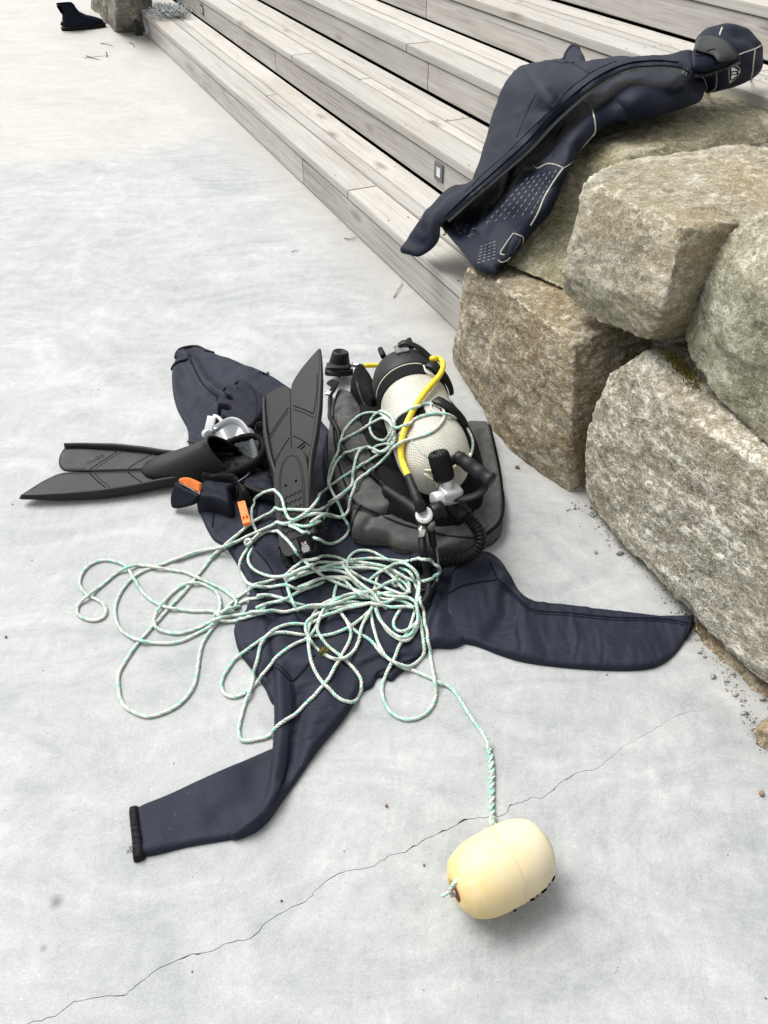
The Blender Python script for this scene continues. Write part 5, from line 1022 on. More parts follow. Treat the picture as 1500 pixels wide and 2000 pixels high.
upp = pillow('upper_panel', [(862, 438), (880, 424), (923, 386), (987, 331), (1036, 287), (1081, 237), (1130, 193), (1179, 158), (1229, 136), (1283, 131), (1327, 134), (1346, 143), (1352, 125), (1349, 103), (1303, 109), (1253, 114), (1204, 116), (1160, 120), (1142, 121), (1136, 106), (1130, 94), (1123, 89), (1113, 94), (1104, 110), (1098, 117), (1066, 124), (1021, 133), (1002, 149), (984, 178), (967, 223), (952, 272), (940, 312), (930, 335), (921, 358), (900, 361), (883, 366), (859, 385), (839, 410), (809, 449), (795, 470), (782, 491), (800, 498), (819, 501), (844, 486), (858, 466)],
    drape(up_ctrl, .022), 10, .017, 5.0, M['vest'], vest, lambda q: vn(q, .009, .9, (8, 2, 3))+vn(q, .003, 2.0, (4, 7, 3), (1, 2.6), -.8)+.012*rdg(q, [(1045, 165), (1090, 225), (1060, 255)], 14)+.010*rdg(q, [(1005, 170), (975, 270), (945, 350)], 14)+.016*rdg(q, [(925, 375), (890, 395), (850, 430)], 13)-.012*rdg(q, [(905, 372), (870, 400), (835, 450)], 9))
tip = pillow('sleeve_stub', [(1100, 118), (1108, 100), (1115, 92), (1123, 89), (1131, 94), (1137, 107), (1143, 122), (1120, 128)], drape(up_ctrl, .02), 8, .02, 3.5, M['vest'], vest)
LN, UN = [lowp.name], [upp.name]
seam('stub_hem', [(1101, 115), (1108, 99), (1116, 91), (1124, 89), (1131, 94)], .003, M['black_neo'], vest, [tip.name]+UN)
# hood
h_ctrl = [(1377, 183, .75), (1441, 171, .745), (1470, 158, .75), (1488, 134, .775), (1491, 104, .81), (1480, 75, .86), (1456, 59, .885), (1416, 54, .89), (1382, 59, .88), (1359, 72, .87), (1352, 100, .85), (1347, 141, .815), (1420, 120, .83)]
hood = pillow('hood', [(1352, 140), (1351, 107), (1358, 88), (1362, 76), (1383, 67), (1413, 63), (1448, 67), (1470, 82), (1479, 106), (1476, 134), (1461, 156), (1435, 169), (1408, 177), (1380, 182), (1371, 165)], drape(h_ctrl, .0), 26, .055, 4.5, M['vest'], vest, lambda q: vn(q, .012, 1.5, (5, 5, 5))-.01*rdg(q, [(1420, 100), (1450, 85), (1475, 80)], 10))
HN = [hood.name]
fseal = pillow('face_seal', [(1356, 92), (1360, 74), (1374, 68), (1400, 72), (1421, 82), (1437, 104), (1444, 116), (1425, 126), (1400, 134), (1377, 140), (1352, 137), (1350, 112)], drape([(a, b, c+.036) for a, b, c in h_ctrl]), 8, .010, 3.5, M['vest'], vest)
fs2 = pillow('face_patch', [(1363, 100), (1356, 96), (1361, 76), (1376, 71), (1398, 74), (1419, 84), (1432, 104), (1437, 113), (1420, 119), (1404, 122), (1392, 108)], drape([(a, b, c+.043) for a, b, c in h_ctrl]), 7, .008, 3.5, M['face_seal'], vest)
FN = [fseal.name, fs2.name, hood.name]
def stitch(px, names, r=.0024, nm='pale_seam', amp=2.2, wl=5.0):
    q = spline(px, step=1.2); t = np.gradient(q, axis=0); t /= np.linalg.norm(t, axis=1)[:, None]; nn = np.stack([-t[:, 1], t[:, 0]], 1); zz = ((np.arange(len(q))*1.2/wl) % 1 < .5)*2-1
    g = G(); base_ = lay(px, r*.2, names, 3, 1); tube(g, base_, r, 6, True, (.45, 1.2)); s = q+nn*zz[:, None]*amp*.5
    pts = np.array([cast(u, v, names)[0]+cast(u, v, names)[1]*r*.5 for u, v in s]); tube(g, pts, r*.36, 4)
    return g.make(nm, M['pale_stitch'], vest)
z5 = lambda pts: zc(2.027, 760, 40, pts)
stitch(z5([(735, 305), (770, 318), (800, 345), (812, 390), (815, 440), (802, 460)]), LN); stitch(z5([(802, 460), (760, 510), (725, 560), (690, 585)]), LN, .0014, amp=1)
stitch(z5([(535, 518), (555, 550), (585, 585), (625, 568), (660, 572), (688, 583)]), LN); stitch(z5([(688, 585), (650, 640), (615, 700), (590, 760), (560, 812)]), LN)
stitch(z5([(1318, 28), (1312, 45), (1308, 58)]), FN); stitch(z5([(1385, 135), (1420, 122), (1450, 112), (1472, 98)]), FN); stitch(z5([(1447, 118), (1442, 160), (1438, 200), (1428, 240), (1415, 256)]), FN)
stitch(z5([(1295, 205), (1296, 240), (1292, 268), (1275, 282), (1255, 288)]), HN+LN, .002); stitch(z5([(1232, 222), (1245, 228), (1255, 250), (1258, 272), (1250, 285)]), LN+HN, .0018, amp=1)
for px, nm in ((z5([(530, 190), (560, 235), (590, 285), (625, 330), (645, 348)]), UN), (z5([(645, 348), (700, 280), (760, 235), (800, 205), (850, 180), (900, 160)]), UN), (z5([(655, 160), (690, 168), (735, 165)]), UN), (z5([(690, 158), (740, 175), (790, 205), (815, 200)]), UN), (z5([(590, 280), (560, 330), (530, 400), (505, 460)]), UN), (z5([(640, 352), (560, 430), (470, 520), (380, 600), (300, 680)]), UN), (z5([(540, 575), (480, 640), (440, 700)]), LN), (z5([(700, 400), (660, 470), (650, 540)]), LN),
               (z5([(1200, 100), (1195, 130), (1230, 140), (1260, 118), (1290, 112)]), FN), (z5([(1270, 140), (1290, 165), (1300, 190)]), FN)):
    seam('dark_seam', px, .0024, M['black_neo'], vest, nm, (.45, 1.3), lift=.2)
# zip: tape and teeth along the open edge
def zipper(px, names, nm='zip'):
    q = spline(px, step=2.0); g = G(); pth = []
    for u, v in q:
        p, n, _ = cast(u, v, names); pth.append(p+n*.003)
    pth = np.array(pth)
    for _ in range(3): o2 = pth.copy(); o2[1:-1] = .25*pth[:-2]+.5*pth[1:-1]+.25*pth[2:]; pth = o2
    tube(g, pth, .0055, 8, True, (.55, 1.0)); zp = g.make(nm, M['web'], vest)
    p2 = spline(pth, step=.0075); t, u_, v_ = frames(p2); g = G()
    for i in range(1, len(p2)-1):
        back = CAM-p2[i]; back /= np.linalg.norm(back); sd = np.cross(t[i], back); sd /= np.linalg.norm(sd); sd *= (-1 if sd[2] > 0 else 1)
        box(g, p2[i]+sd*.0052+back*.001, np.array([t[i], sd, np.cross(t[i], sd)]), (.0021, .0052, .0030), .0)
    g.make('zip_teeth', M['lamp_frame'], zp, smooth=False); return zp
zipper([(863, 437), (880, 423), (923, 385), (987, 330), (1036, 286), (1081, 236), (1130, 192), (1179, 157), (1229, 135), (1283, 130), (1325, 133), (1345, 142)], UN)
zipper([(1350, 143), (1377, 143), (1410, 132), (1443, 117)], FN)
seam('zip_guard', [(868, 424), (915, 380), (980, 322), (1030, 276), (1075, 226), (1124, 181), (1174, 146), (1225, 125), (1280, 119), (1325, 122)], .004, M['black_neo'], vest, UN, (.3, 1.5), lift=.2)
g = G(); box(g, P(866, 445, .35), basis((.5, .3, -.6)), (.012, .007, .003), .002); tube(g, spline([P(866, 446, .35), P(869, 452, .34), P(869, 459, .33), P(865, 458, .33)], n=5), .0022, 6); g.make('zip_slider', M['steel'], vest)
def decal(name, quads, names, m, lift=.0012):
    g = G()
    for qd in quads:
        V = [cast(u, v, names)[0]+cast(u, v, names)[1]*lift for u, v in qd]; g.add(V, [list(range(len(qd)))])
    return g.make(name, m, vest, smooth=False)
random.seed(5); dashes = []
def dash_run(a, b, n, ln, w=1.1):
    for i in range(n):
        t = (i+.5)/n; u, v = a[0]+(b[0]-a[0])*t, a[1]+(b[1]-a[1])*t; d = np.array([b[0]-a[0], b[1]-a[1]], float); d /= np.linalg.norm(d); nn = np.array([-d[1], d[0]])*w*.5; c = np.array([u, v])
        dashes.append([tuple(c-d*ln/2-nn), tuple(c+d*ln/2-nn), tuple(c+d*ln/2+nn), tuple(c-d*ln/2+nn)])
for k in range(6):
    a, b = z5([(665-k*22, 588+k*6), (560-k*36, 770+k*8)]); dash_run(a, b, 9, 6.5)
for k in range(5):
    a, b = z5([(248+k*4, 800+k*9), (345-k*2, 815+k*11)]); dash_run(a, b, 4-k//2, 6.0)
for k in range(6):
    a, b = z5([(345+k*3, 962-k*13), (425, 940-k*13)]); dash_run(a, b, 4, 5.5)
decal('dash_print', dashes, LN, M['print_grey'])['kind'] = 'stuff'
stitch(z5([(492, 842), (515, 850), (533, 862), (520, 905), (500, 920)]), LN, .0016, 'pocket_trim', amp=.6); stitch(z5([(492, 842), (465, 880), (445, 910), (440, 925), (458, 928)]), LN, .0016, 'pocket_trim', amp=.6); stitch(z5([(432, 948), (445, 958), (465, 950), (480, 938)]), LN, .0016, 'pocket_trim', amp=.6)
decal('pocket_patch', [z5([(492, 848), (526, 866), (492, 920), (448, 920)])], LN, M['black_neo'], .002)
# shield badge on the hood
zb5 = lambda pts: zc(12.5, 1380, 110, pts)
stitch(zb5([(545, 265), (545, 420), (545, 560), (548, 640), (575, 652), (650, 600), (730, 520), (800, 430), (825, 350), (800, 280), (740, 240), (650, 222)]), FN, .0013, 'badge_outline', amp=.2)
decal('badge_bar', [zb5([(590, 290), (640, 270), (740, 320), (740, 345), (600, 370)]), zb5([(605, 400), (720, 380), (720, 415), (605, 445)]), zb5([(595, 475), (720, 445), (740, 450), (620, 560), (590, 560)]), zb5([(765, 345), (790, 350), (790, 400), (765, 420)]), zb5([(570, 580), (610, 575), (590, 610), (570, 615)])], FN, M['print_white'], .0016)
# ------------------------------------------------------------------ rope
rope = thing('rope', 'long white and teal three strand rope tangled over the gear and wetsuit', 'rope', P(640, 1200))
RR = .0041; Z3 = lambda p: zc(3.75, 120, 1000, p); Z4 = lambda p: zc(3.125, 420, 1000, p); Z1p = lambda p: zc(3.75, 300, 650, p); Z2 = lambda p: zc(3.75, 600, 640, p); Z8 = lambda p: zc(3.333, 780, 1250, p)
runs = [
 Z4([(740, 590), (800, 670), (860, 740), (940, 780), (1000, 850), (1060, 900), (1110, 940), (1200, 975), (1290, 1010), (1370, 1040)])+Z8([(210, 260), (310, 310), (380, 380), (440, 470), (500, 560), (560, 650), (585, 730), (597, 810), (599, 900), (599, 1000), (602, 1100), (612, 1205)]),
 Z4([(1220, 330), (1242, 400), (1240, 500), (1220, 620), (1180, 730), (1130, 820), (1080, 920), (1040, 1010), (1022, 1090), (1040, 1180), (1090, 1245), (1170, 1275), (1250, 1260), (1320, 1200), (1348, 1110), (1340, 1010), (1315, 900), (1300, 780), (1280, 640), (1260, 540), (1230, 440), (1190, 370), (1120, 350)]),
 Z4([(1040, 330), (1000, 380), (975, 460), (962, 560), (962, 640), (970, 720), (990, 800), (1040, 880), (1100, 930), (1170, 945), (1230, 930), (1260, 890), (1275, 820), (1265, 700), (1250, 640), (1200, 580), (1120, 545), (1040, 540), (960, 520), (900, 470), (850, 410), (815, 350), (800, 320)]),
 Z4([(1010, 540), (955, 600), (850, 690), (750, 740), (650, 765), (560, 760), (470, 745), (380, 745), (310, 770), (220, 830), (130, 900), (70, 980), (40, 1060), (60, 1120), (120, 1140), (190, 1110), (250, 1060), (300, 980), (350, 920), (420, 860), (490, 810), (560, 780), (600, 730), (640, 660), (690, 600), (760, 560), (850, 530), (950, 530), (1040, 500), (1120, 510), (1200, 540)]),
 Z4([(700, 620), (630, 660), (560, 690), (480, 690), (400, 705), (340, 740), (300, 790), (270, 870), (250, 960), (230, 1050), (190, 1150), (160, 1250), (148, 1330), (152, 1390), (172, 1408), (260, 1390), (330, 1375), (380, 1320), (440, 1270), (500, 1230), (560, 1170), (620, 1110), (680, 1040), (720, 960), (770, 890), (820, 810), (830, 740), (800, 670), (750, 610), (725, 550), (735, 470), (770, 410), (840, 390)]),
 Z4([(760, 530), (690, 550), (620, 600), (580, 690), (560, 770), (570, 850), (590, 930), (630, 1010), (690, 1080), (750, 1140), (820, 1162), (870, 1130), (890, 1060), (870, 990), (820, 930), (750, 870), (690, 820), (650, 770), (620, 720), (640, 660), (690, 570), (760, 530), (850, 500)]),
 Z4([(640, 620), (585, 655), (550, 700), (580, 780), (620, 840), (670, 880), (730, 905), (800, 895), (850, 850), (880, 780), (900, 700), (940, 620), (980, 560)]),
 Z3([(1500, 30), (1400, 90), (1300, 170), (1200, 260), (1100, 350), (1000, 470), (900, 600), (780, 720), (700, 820), (600, 930), (500, 1050), (430, 1170), (415, 1270), (435, 1390), (500, 1460), (600, 1505), (700, 1500), (800, 1460), (900, 1390), (970, 1290), (1000, 1180), (1010, 1080), (1040, 960), (1100, 860), (1160, 790), (1240, 720), (1330, 660), (1420, 635), (1500, 620)])+Z4([(240, 520), (330, 510), (410, 530), (480, 560), (560, 580)]),
 Z3([(1500, 130), (1400, 170), (1300, 220), (1200, 260), (1050, 290), (900, 340), (750, 390), (650, 420), (540, 480), (460, 560), (410, 660), (395, 760), (420, 850), (480, 910), (560, 945), (680, 970), (800, 970), (920, 935), (1050, 880), (1120, 820), (1160, 780), (1240, 690), (1320, 620), (1420, 560), (1500, 525)])+Z4([(200, 470), (300, 430), (420, 400), (520, 370), (620, 345)]),
 Z3([(1300, 750), (1230, 735), (1140, 735), (1000, 735), (900, 725), (800, 710), (700, 680), (620, 620), (560, 540), (520, 470), (480, 410), (430, 380), (350, 362), (260, 370), (180, 420), (140, 500), (150, 560), (200, 620), (280, 660), (330, 710), (320, 770), (260, 800), (190, 800), (125, 770), (115, 720), (150, 660), (220, 600), (300, 540), (370, 480), (470, 420), (560, 395), (680, 405), (800, 430), (920, 455), (1000, 490), (1100, 540), (1180, 580), (1250, 620), (1290, 660), (1280, 700), (1230, 730)]),
 Z3([(1310, 700), (1220, 720), (1160, 760), (1165, 700), (1160, 640), (1120, 580), (1050, 540), (970, 525), (900, 540), (820, 590), (750, 670), (700, 750), (680, 820), (710, 870), (800, 895), (900, 890), (1000, 860), (1080, 820), (1150, 790), (1250, 765), (1330, 755), (1420, 740), (1500, 700)])+Z4([(240, 590), (330, 565), (420, 540), (480, 510), (570, 470), (680, 430)]),
 Z3([(1160, 800), (1250, 812), (1340, 782), (1400, 762), (1500, 728)])+Z4([(200, 620), (330, 605), (460, 605), (560, 590), (640, 590), (720, 575), (800, 560), (900, 560)]),
 Z4([(505, 612), (490, 590), (460, 520), (440, 450), (430, 395), (480, 350), (560, 300), (640, 275), (720, 280), (790, 305), (850, 330), (930, 330), (1010, 340), (1080, 370), (1130, 410), (1130, 450), (1100, 470), (1080, 440), (1100, 400), (1150, 390)]),
 Z4([(500, 600), (600, 575), (680, 570), (740, 560), (820, 530), (900, 520)]),
 Z4([(420, 395), (520, 345), (620, 318), (740, 315), (850, 312), (950, 322), (1050, 345), (1120, 375), (1180, 420), (1195, 480), (1150, 515), (1090, 490), (1020, 460), (950, 430), (880, 400), (820, 360), (800, 330), (830, 270), (880, 240), (950, 245), (1020, 280), (1080, 310), (1150, 312), (1205, 345), (1240, 400), (1248, 480), (1235, 560), (1240, 640), (1245, 690), (1220, 740), (1170, 792), (1110, 780), (1050, 730), (1010, 660), (985, 580)]),
 Z4([(420, 415), (500, 378), (600, 352), (700, 342), (800, 347), (900, 345), (1000, 355), (1070, 385), (1110, 430), (1150, 480), (1180, 500)]),
 Z4([(820, 300), (900, 295), (1000, 288), (1080, 300), (1160, 306), (1250, 285), (1310, 295), (1360, 330), (1366, 370), (1330, 410), (1270, 430), (1200, 420), (1150, 400)]),
 Z4([(940, 425), (990, 380), (1050, 348), (1100, 322), (1160, 318), (1215, 355), (1243, 420), (1243, 520), (1228, 600)]),
 Z4([(1150, 580), (1105, 630), (1085, 690), (1110, 735), (1160, 735), (1210, 700), (1255, 660)]),
 Z4([(800, 330), (815, 400), (850, 440), (900, 480), (970, 540), (1040, 560), (1120, 530), (1210, 545)]),
 Z4([(215, 215), (165, 290), (160, 370), (200, 430), (260, 465), (340, 465), (430, 450), (500, 480), (560, 450), (640, 420), (720, 405), (790, 400), (850, 430), (930, 500), (1010, 520)]),
 Z4([(235, 220), (200, 290), (220, 350), (280, 385), (350, 400), (430, 398), (520, 380), (620, 355), (720, 330), (790, 320)]),
 Z1p([(705, 1565), (760, 1510), (830, 1465), (930, 1480), (1000, 1540), (1060, 1610), (1110, 1680)])+Z4([(600, 352), (660, 400), (740, 440), (840, 480), (930, 510)]),
 Z1p([(690, 1570), (750, 1500), (840, 1430), (940, 1410), (1040, 1410), (1120, 1425), (1200, 1390), (1260, 1340), (1300, 1250)]),
 Z1p([(390, 1690), (500, 1580), (620, 1480), (750, 1380), (830, 1330), (950, 1305), (1080, 1300), (1200, 1310), (1285, 1265), (1350, 1200)]),
 Z1p([(105, 1685), (300, 1620), (500, 1580), (640, 1520), (750, 1475), (870, 1420), (1000, 1395), (1100, 1350), (1180, 1330), (1260, 1345), (1360, 1350), (1420, 1340)]),
 Z1p([(760, 1470), (735, 1420), (720, 1380), (718, 1300), (735, 1230), (790, 1180), (860, 1160), (930, 1190), (958, 1240), (970, 1310), (1010, 1380), (1080, 1355), (1150, 1300), (1200, 1220), (1280, 1140), (1380, 1070), (1470, 1010)])+Z2([(450, 985), (540, 935), (610, 895)]),
 Z1p([(1000, 1415), (1100, 1460), (1200, 1530), (1300, 1555), (1390, 1520), (1440, 1440), (1410, 1370), (1380, 1290), (1340, 1220), (1310, 1160), (1290, 1090), (1300, 1000), (1340, 900), (1372, 800)])+Z2([(260, 790), (300, 730), (370, 660), (450, 630), (550, 640), (620, 680), (655, 750), (650, 830), (600, 880), (530, 920), (480, 925), (470, 890), (540, 862), (620, 850)]),
 Z2([(180, 1290), (290, 1210), (380, 1120), (470, 1050), (560, 970), (640, 880), (700, 835), (800, 812), (880, 790), (960, 730), (1000, 665), (990, 610), (930, 572), (840, 565), (760, 600), (690, 640), (650, 690), (620, 770), (580, 830), (520, 830), (470, 790), (455, 720), (480, 655), (560, 620), (620, 640), (650, 700), (640, 780), (610, 830)]),
 Z2([(240, 840), (300, 810), (400, 750), (480, 700), (560, 670), (620, 690), (640, 740), (720, 720), (800, 670), (900, 635), (990, 632), (1080, 670), (1150, 720), (1200, 800), (1215, 880), (1190, 950)]),
 Z2([(165, 1150), (190, 1040), (240, 960), (330, 910), (430, 882), (500, 900), (540, 930), (600, 900), (640, 850)]),
 Z2([(170, 1280), (250, 1220), (330, 1160), (350, 1050), (370, 930), (400, 885), (460, 880)]),
 Z2([(20, 1440), (90, 1390), (180, 1375), (260, 1385), (310, 1330), (330, 1230), (370, 1120), (460, 1060)]),
 Z4([(430, 430), (520, 395), (610, 370), (700, 360), (790, 375), (860, 420), (930, 480), (1000, 500), (1090, 520), (1180, 530), (1230, 560)]),
 Z4([(720, 560), (780, 520), (850, 500), (930, 490), (1000, 470), (1060, 430), (1120, 420), (1170, 450), (1190, 500)]),
 Z4([(690, 600), (760, 590), (850, 570), (930, 560), (1000, 570), (1080, 590), (1150, 580), (1220, 590)]),
 Z4([(500, 470), (570, 440), (650, 410), (730, 405), (790, 430), (840, 480), (900, 520), (960, 530)]),
 Z4([(980, 590), (1000, 650), (1050, 720), (1110, 770), (1170, 770), (1220, 720), (1240, 640), (1230, 560)]),
 Z4([(780, 330), (830, 400), (890, 450), (960, 500), (1010, 560), (1050, 600)]),
 Z4([(640, 650), (720, 620), (820, 590), (900, 575), (960, 560)]),
]
def kinks(px, amp):
    q = spline(px, step=2.5); n = len(q); k = np.array([[noise.noise(Vector((i*.06, r*7.1+q[0, 0], .5))), noise.noise(Vector((i*.06, 33+r*5.3+q[0, 1], .9)))] for r in (1,) for i in range(n)]); w = np.minimum(1, np.minimum(np.arange(n), n-1-np.arange(n))/8.)
    return q+k*amp*w[:, None]
cells = {}; placed = []; paths = []
def near_pts(p, cs=.012):
    i, j = int(math.floor(p[0]/cs)), int(math.floor(p[1]/cs))
    for a in (-1, 0, 1):
        for b in (-1, 0, 1): yield from cells.get((i+a, j+b), ())
for ri, px in enumerate(runs):
    q = kinks(px, 2.4); pts = []
    for u, v in q:
        p, n, _ = cast(u, v); pts.append(p+n*RR*1.02)
    pts = np.array(pts)
    # stiff rope bridges small steps
    for _ in range(10):
        o2 = pts.copy(); o2[1:-1] = .25*pts[:-2]+.5*pts[1:-1]+.25*pts[2:]; z = np.maximum(o2[:, 2], pts[:, 2]-.004); o2[:, 2] = z; pts = o2
    N_ = len(pts); lift = np.zeros(N_)
    for i, p in enumerate(pts):
        m_ = 0
        for (qp, rj, k) in near_pts(p):
            if rj == ri and abs(k-i) < 14: continue
            if (qp[0]-p[0])**2+(qp[1]-p[1])**2 < (1.75*RR)**2 and abs(qp[2]-p[2]) < .06: m_ = max(m_, qp[2]+1.55*RR-p[2])
        m_ = min(m_, .035); lift[i] = m_
        c = (int(math.floor(p[0]/.012)), int(math.floor(p[1]/.012))); cells.setdefault(c, []).append((np.array([p[0], p[1], p[2]+m_]), ri, i))
    ker = np.exp(-(np.arange(-9, 10)/4.5)**2); sm = np.array([max(lift[max(0, i-9):i+10]*ker[max(0, 9-i):19-max(0, i+10-N_)]) for i in range(N_)])
    back = CAM-pts; back /= back[:, 2][:, None]; pts = pts+back*sm[:, None]
    for it in range(4):
        o2 = pts.copy(); o2[1:-1] = .25*pts[:-2]+.5*pts[1:-1]+.25*pts[2:]; pts = o2
        if it == 3: break
        for i, p in enumerate(pts):        # keep it lying on top of the gear, never inside it
            d = p-CAM; L_ = np.linalg.norm(d)
            w_ = d@FW; u_, v_ = 750+F*(d@RT)/w_, 1000-F*(d@UP)/w_; hp, hn, hd = cast(u_, v_)
            if L_ > hd-RR*.4: pts[i] = hp+hn*RR
    e_ = np.zeros(len(pts)); k_ = 9; ramp_ = np.linspace(1, 0, k_)**1.5
    e_[:k_] += ramp_
    if ri: e_[-k_:] += ramp_[::-1]
    bk_ = pts-CAM; bk_ /= np.linalg.norm(bk_, axis=1)[:, None]; pts = pts+bk_*(e_*.016)[:, None]    # loose ends tuck under
    paths.append(pts)
CREAM = np.array([.68, .70, .62]); TAN = np.array([.46, .40, .28]); TEAL = np.array([.25, .58, .49]); WHITE = np.array([.75, .78, .73])
def laid(g, cols, path, r, seed=0, pitch=.024, strands=3, dirty=0.32, open_=1.08):
    p = spline(path, step=.0030) if len(path) > 3 else path; t, u, v = frames(p); s = np.arange(len(p))*.0030
    for k in range(strands):
        a = 2*math.pi*(s/pitch+k/strands); c = p+(np.cos(a)[:, None]*u+np.sin(a)[:, None]*v)*r*.47*open_; tube(g, c, r*.58, 6, True)
        sd = seed*3.7+k*11.3; n1 = np.array([noise.noise(Vector((x*24, sd, 0))) for x in s]); n2 = np.array([noise.noise(Vector((x*90, sd, 5))) for x in s])
        teal = (n1*.8+n2*.45 > (-.14 if k == 0 else .14 if k == 1 else .34)).astype(float)*np.clip(.75+n2*.8, .35, 1)
        drt = np.clip(dirty+n1*.5-n2*.5, 0, 1)[:, None]*.55
        base = (WHITE*.5+CREAM*.5)*(1-drt)+TAN*drt; C = base*(1-teal[:, None])+(TEAL*(1+.5*n2[:, None]))*teal[:, None]
        ring_a = np.linspace(0, 2*math.pi, 6, endpoint=False); sh = 1+.06*np.cos(ring_a*2+k)
        C6 = np.clip(C[:, None]*sh[None, :, None], 0, 1); cols.append(np.concatenate([C6, np.ones(C6.shape[:2]+(1,))], 2).reshape(-1, 4))
for ri, pts in enumerate(paths):
    g = G(); cols = []; laid(g, cols, pts, RR, ri); g.make('rope_bight', M['rope'], rope, attr=np.vstack(cols))
def knot(name, c, r, n, seed, size=.010):
    rr = np.random.default_rng(seed); g = G(); cols = []
    for k in range(n):
        a = np.linspace(0, 2*math.pi, 24); ax = rr.normal(0, 1, 3); ax[2] = abs(ax[2])+.4; b = basis(ax); pth = c+size*(np.cos(a)[:, None]*b[1]+np.sin(a)[:, None]*b[2]*.8)+b[0]*(.003*np.sin(a*2))[:, None]
        laid(g, cols, pth, r, seed+k)
    return g.make(name, M['rope'], rope, attr=np.vstack(cols))
p, n, _ = cast(488, 1066); knot('knot', p+n*.012, RR*.95, 3, 4)
p, n, _ = cast(428, 1208); knot('knot', p+n*.010, RR*.95, 3, 5)
p, n, _ = cast(762, 872); knot('knot', p+n*.010, RR*.95, 3, 6)
# tucked splice above the float
sp = paths[0]; k0 = max(0, len(sp)-62); seg = sp[k0:]; g = G(); cols = []
t, u, v = frames(seg); L = np.arange(len(seg)); 
for k, (ph, wl, am) in enumerate(((0, 9., .0048), (2.1, 9., .0048), (4.2, 9., .0048), (1.0, 7., .0042))):
    a = L/wl*2*math.pi*.55+ph; pth = seg+(np.cos(a)[:, None]*u+np.sin(a)[:, None]*v)*am; laid(g, cols, pth, RR*.62, 40+k, .016, 2, .45)
g.make('splice', M['rope'], rope, attr=np.vstack(cols))
g = G(); cols = []
for k in range(26):
    i = random.choice((0, 1, 2, 3)); c = seg[i]; d = rng.normal(0, .007, 3); pth = np.array([c, c+d*.5+rng.normal(0, .0015, 3), c+d]); tube(g, pth, .0008, 4); cc = TEAL if k % 2 else CREAM; cols.append(np.tile([*cc, 1], (12, 1)))
g.make('frayed_end', M['rope'], rope, attr=np.vstack(cols))
# rope end knotted at the hole of the float
g = G(); cols = []; e0 = fc-fa_*HL; a3 = basis(fa_)
laid(g, cols, spline([e0+fa_*.02, e0-fa_*.006+a3[2]*.004, e0-fa_*.010+a3[2]*.020+a3[1]*.004, e0+a3[2]*.034+fa_*.004+a3[1]*.006, e0+a3[2]*.038+fa_*.018+a3[1]*.01], n=8), RR*.8, 61, .02); laid(g, cols, spline([e0+fa_*.015-a3[2]*.004, e0-fa_*.008-a3[2]*.006, e0-fa_*.012+a3[2]*.012, e0-fa_*.020+a3[2]*.018, e0-fa_*.030+a3[2]*.016], n=8), RR*.7, 62, .02, dirty=.8); g.make('end_loop', M['rope'], rope, attr=np.vstack(cols))
g = G(); cols = []; pth = lay(Z2([(700, 745), (760, 820), (830, 900), (900, 960), (960, 1000)]), .0018, TN, 4, 2); laid(g, cols, pth, .0018, 70, .012, 2); g.make('loose_yarn', M['rope'], rope, attr=np.vstack(cols))
p, n, _ = cast(632, 1278); g = G()
for k in range(60): tube(g, [p+rng.normal(0, .006, 3), p+rng.normal(0, .007, 3)+n*.006, p+rng.normal(0, .006, 3)], .0007, 4)
sw = g.make('seaweed_tuft', M['moss'], rope)
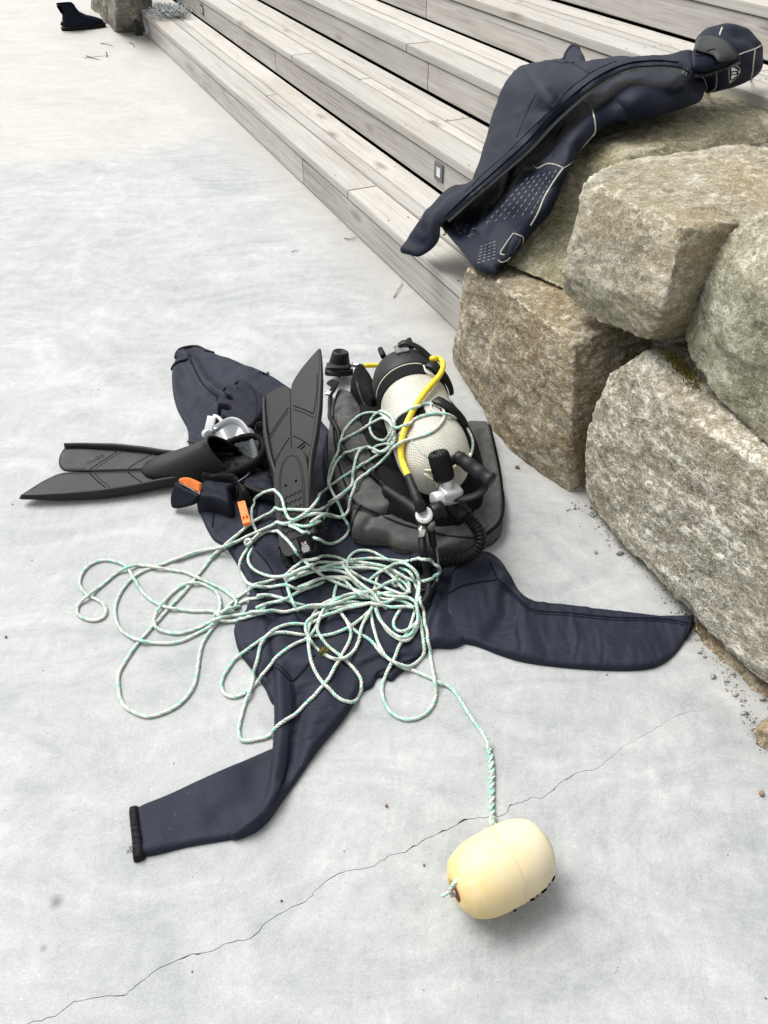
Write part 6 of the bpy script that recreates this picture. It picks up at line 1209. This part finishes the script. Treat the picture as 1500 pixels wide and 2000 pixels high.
# ------------------------------------------------------------------ twigs, pebbles, cord bundle
def twig(px, r, label, m='twig'):
    pts = [P(u, v, .004+.004*(i % 2)) for i, (u, v) in enumerate(px)]; g = G(); q = spline(pts, n=6); tube(g, q, np.linspace(r, r*.6, len(q)), 6)
    o = g.make('twig', M[m], None, origin=pts[0]); tag(o, label, 'twig', 'twigs on the concrete')
_tw = twig
def twig(px, r, label, m='twig'): _tw(px, r*.5, label, m)
twig([(197, 85), (208, 86), (221, 90)], .006, 'straight dark twig, nearest to the dive boot'); twig([(253, 83), (260, 86), (262, 93)], .006, 'small hooked twig near the foot of the far stone block')
twig([(169, 109), (180, 113), (193, 116)], .007, 'dark twig lying crossed under a pale thin one'); twig([(164, 113), (185, 111), (205, 109)], .004, 'thin pale twig crossing a darker one'); twig([(208, 101), (208, 107), (208, 111), (211, 108)], .006, 'short forked twig at the end of the pale thin one')
twig([(769, 581), (777, 567), (786, 553)], .004, 'reddish dry stalk sticking out from under the lowest step', 'straw'); twig([(569, 491), (575, 490), (582, 488)], .0035, 'short dark twig alone in mid concrete left of the steps')
twig([(672, 465), (685, 467), (695, 463)], .004, 'crooked dark twig touching the foot of the lowest step')
def pebble(u, v, r, label, m='pebble'):
    g = G(); p = P(u, v); random.seed(int(u*7+v)); rock(g, (p[0], p[1], r*.5), r); o = g.make('pebble', M[m], None, origin=p, smooth=True); tag(o, label, 'pebble', 'stray pebbles')
pebble(1010, 914, .009, 'flat reddish pebble beside the brown corner boulder'); pebble(1487, 1551, .007, 'brown pebble at the right edge below the boulders'); pebble(12, 1245, .005, 'small brown pebble at the left edge'); pebble(754, 1574, .005, 'reddish crumb on the concrete left of the rope splice'); pebble(1098, 1297, .006, 'brown leaf crumb against the right sleeve'); pebble(828, 1690, .003, 'tiny dark crumb left of the float')
cb_ = thing('cord_bundle', 'tangle of faded blue cord on the far end of the lowest step', 'cord', SNZ(7.7, 1.5, .18))
g = G()
for i in range(34):
    c = SNZ(7.62+random.gauss(0, .08), 1.50+random.gauss(0, .06), .20+random.random()*.05); a = np.linspace(0, 6.3, 16); rx, ry = random.uniform(.06, .18), random.uniform(.04, .10); tube(g, np.array([c+SD*rx*math.cos(t+i)+ND*ry*math.sin(t)+np.array([0, 0, .02*math.sin(3*t+i)]) for t in a]), .0035, 5)
g.make('cord', M['teal_cord'], cb_)
g = G()
for i in range(5): tube(g, spline([SNZ(7.75, 1.45, .2), SNZ(7.85, 1.33+.01*i, .2), SNZ(7.86, 1.305, .15), SNZ(7.82-.03*i, 1.30, .06), SNZ(7.86, 1.30, .03)], n=6), .0035, 5)
g.make('cord_tail', M['teal_cord'], cb_)
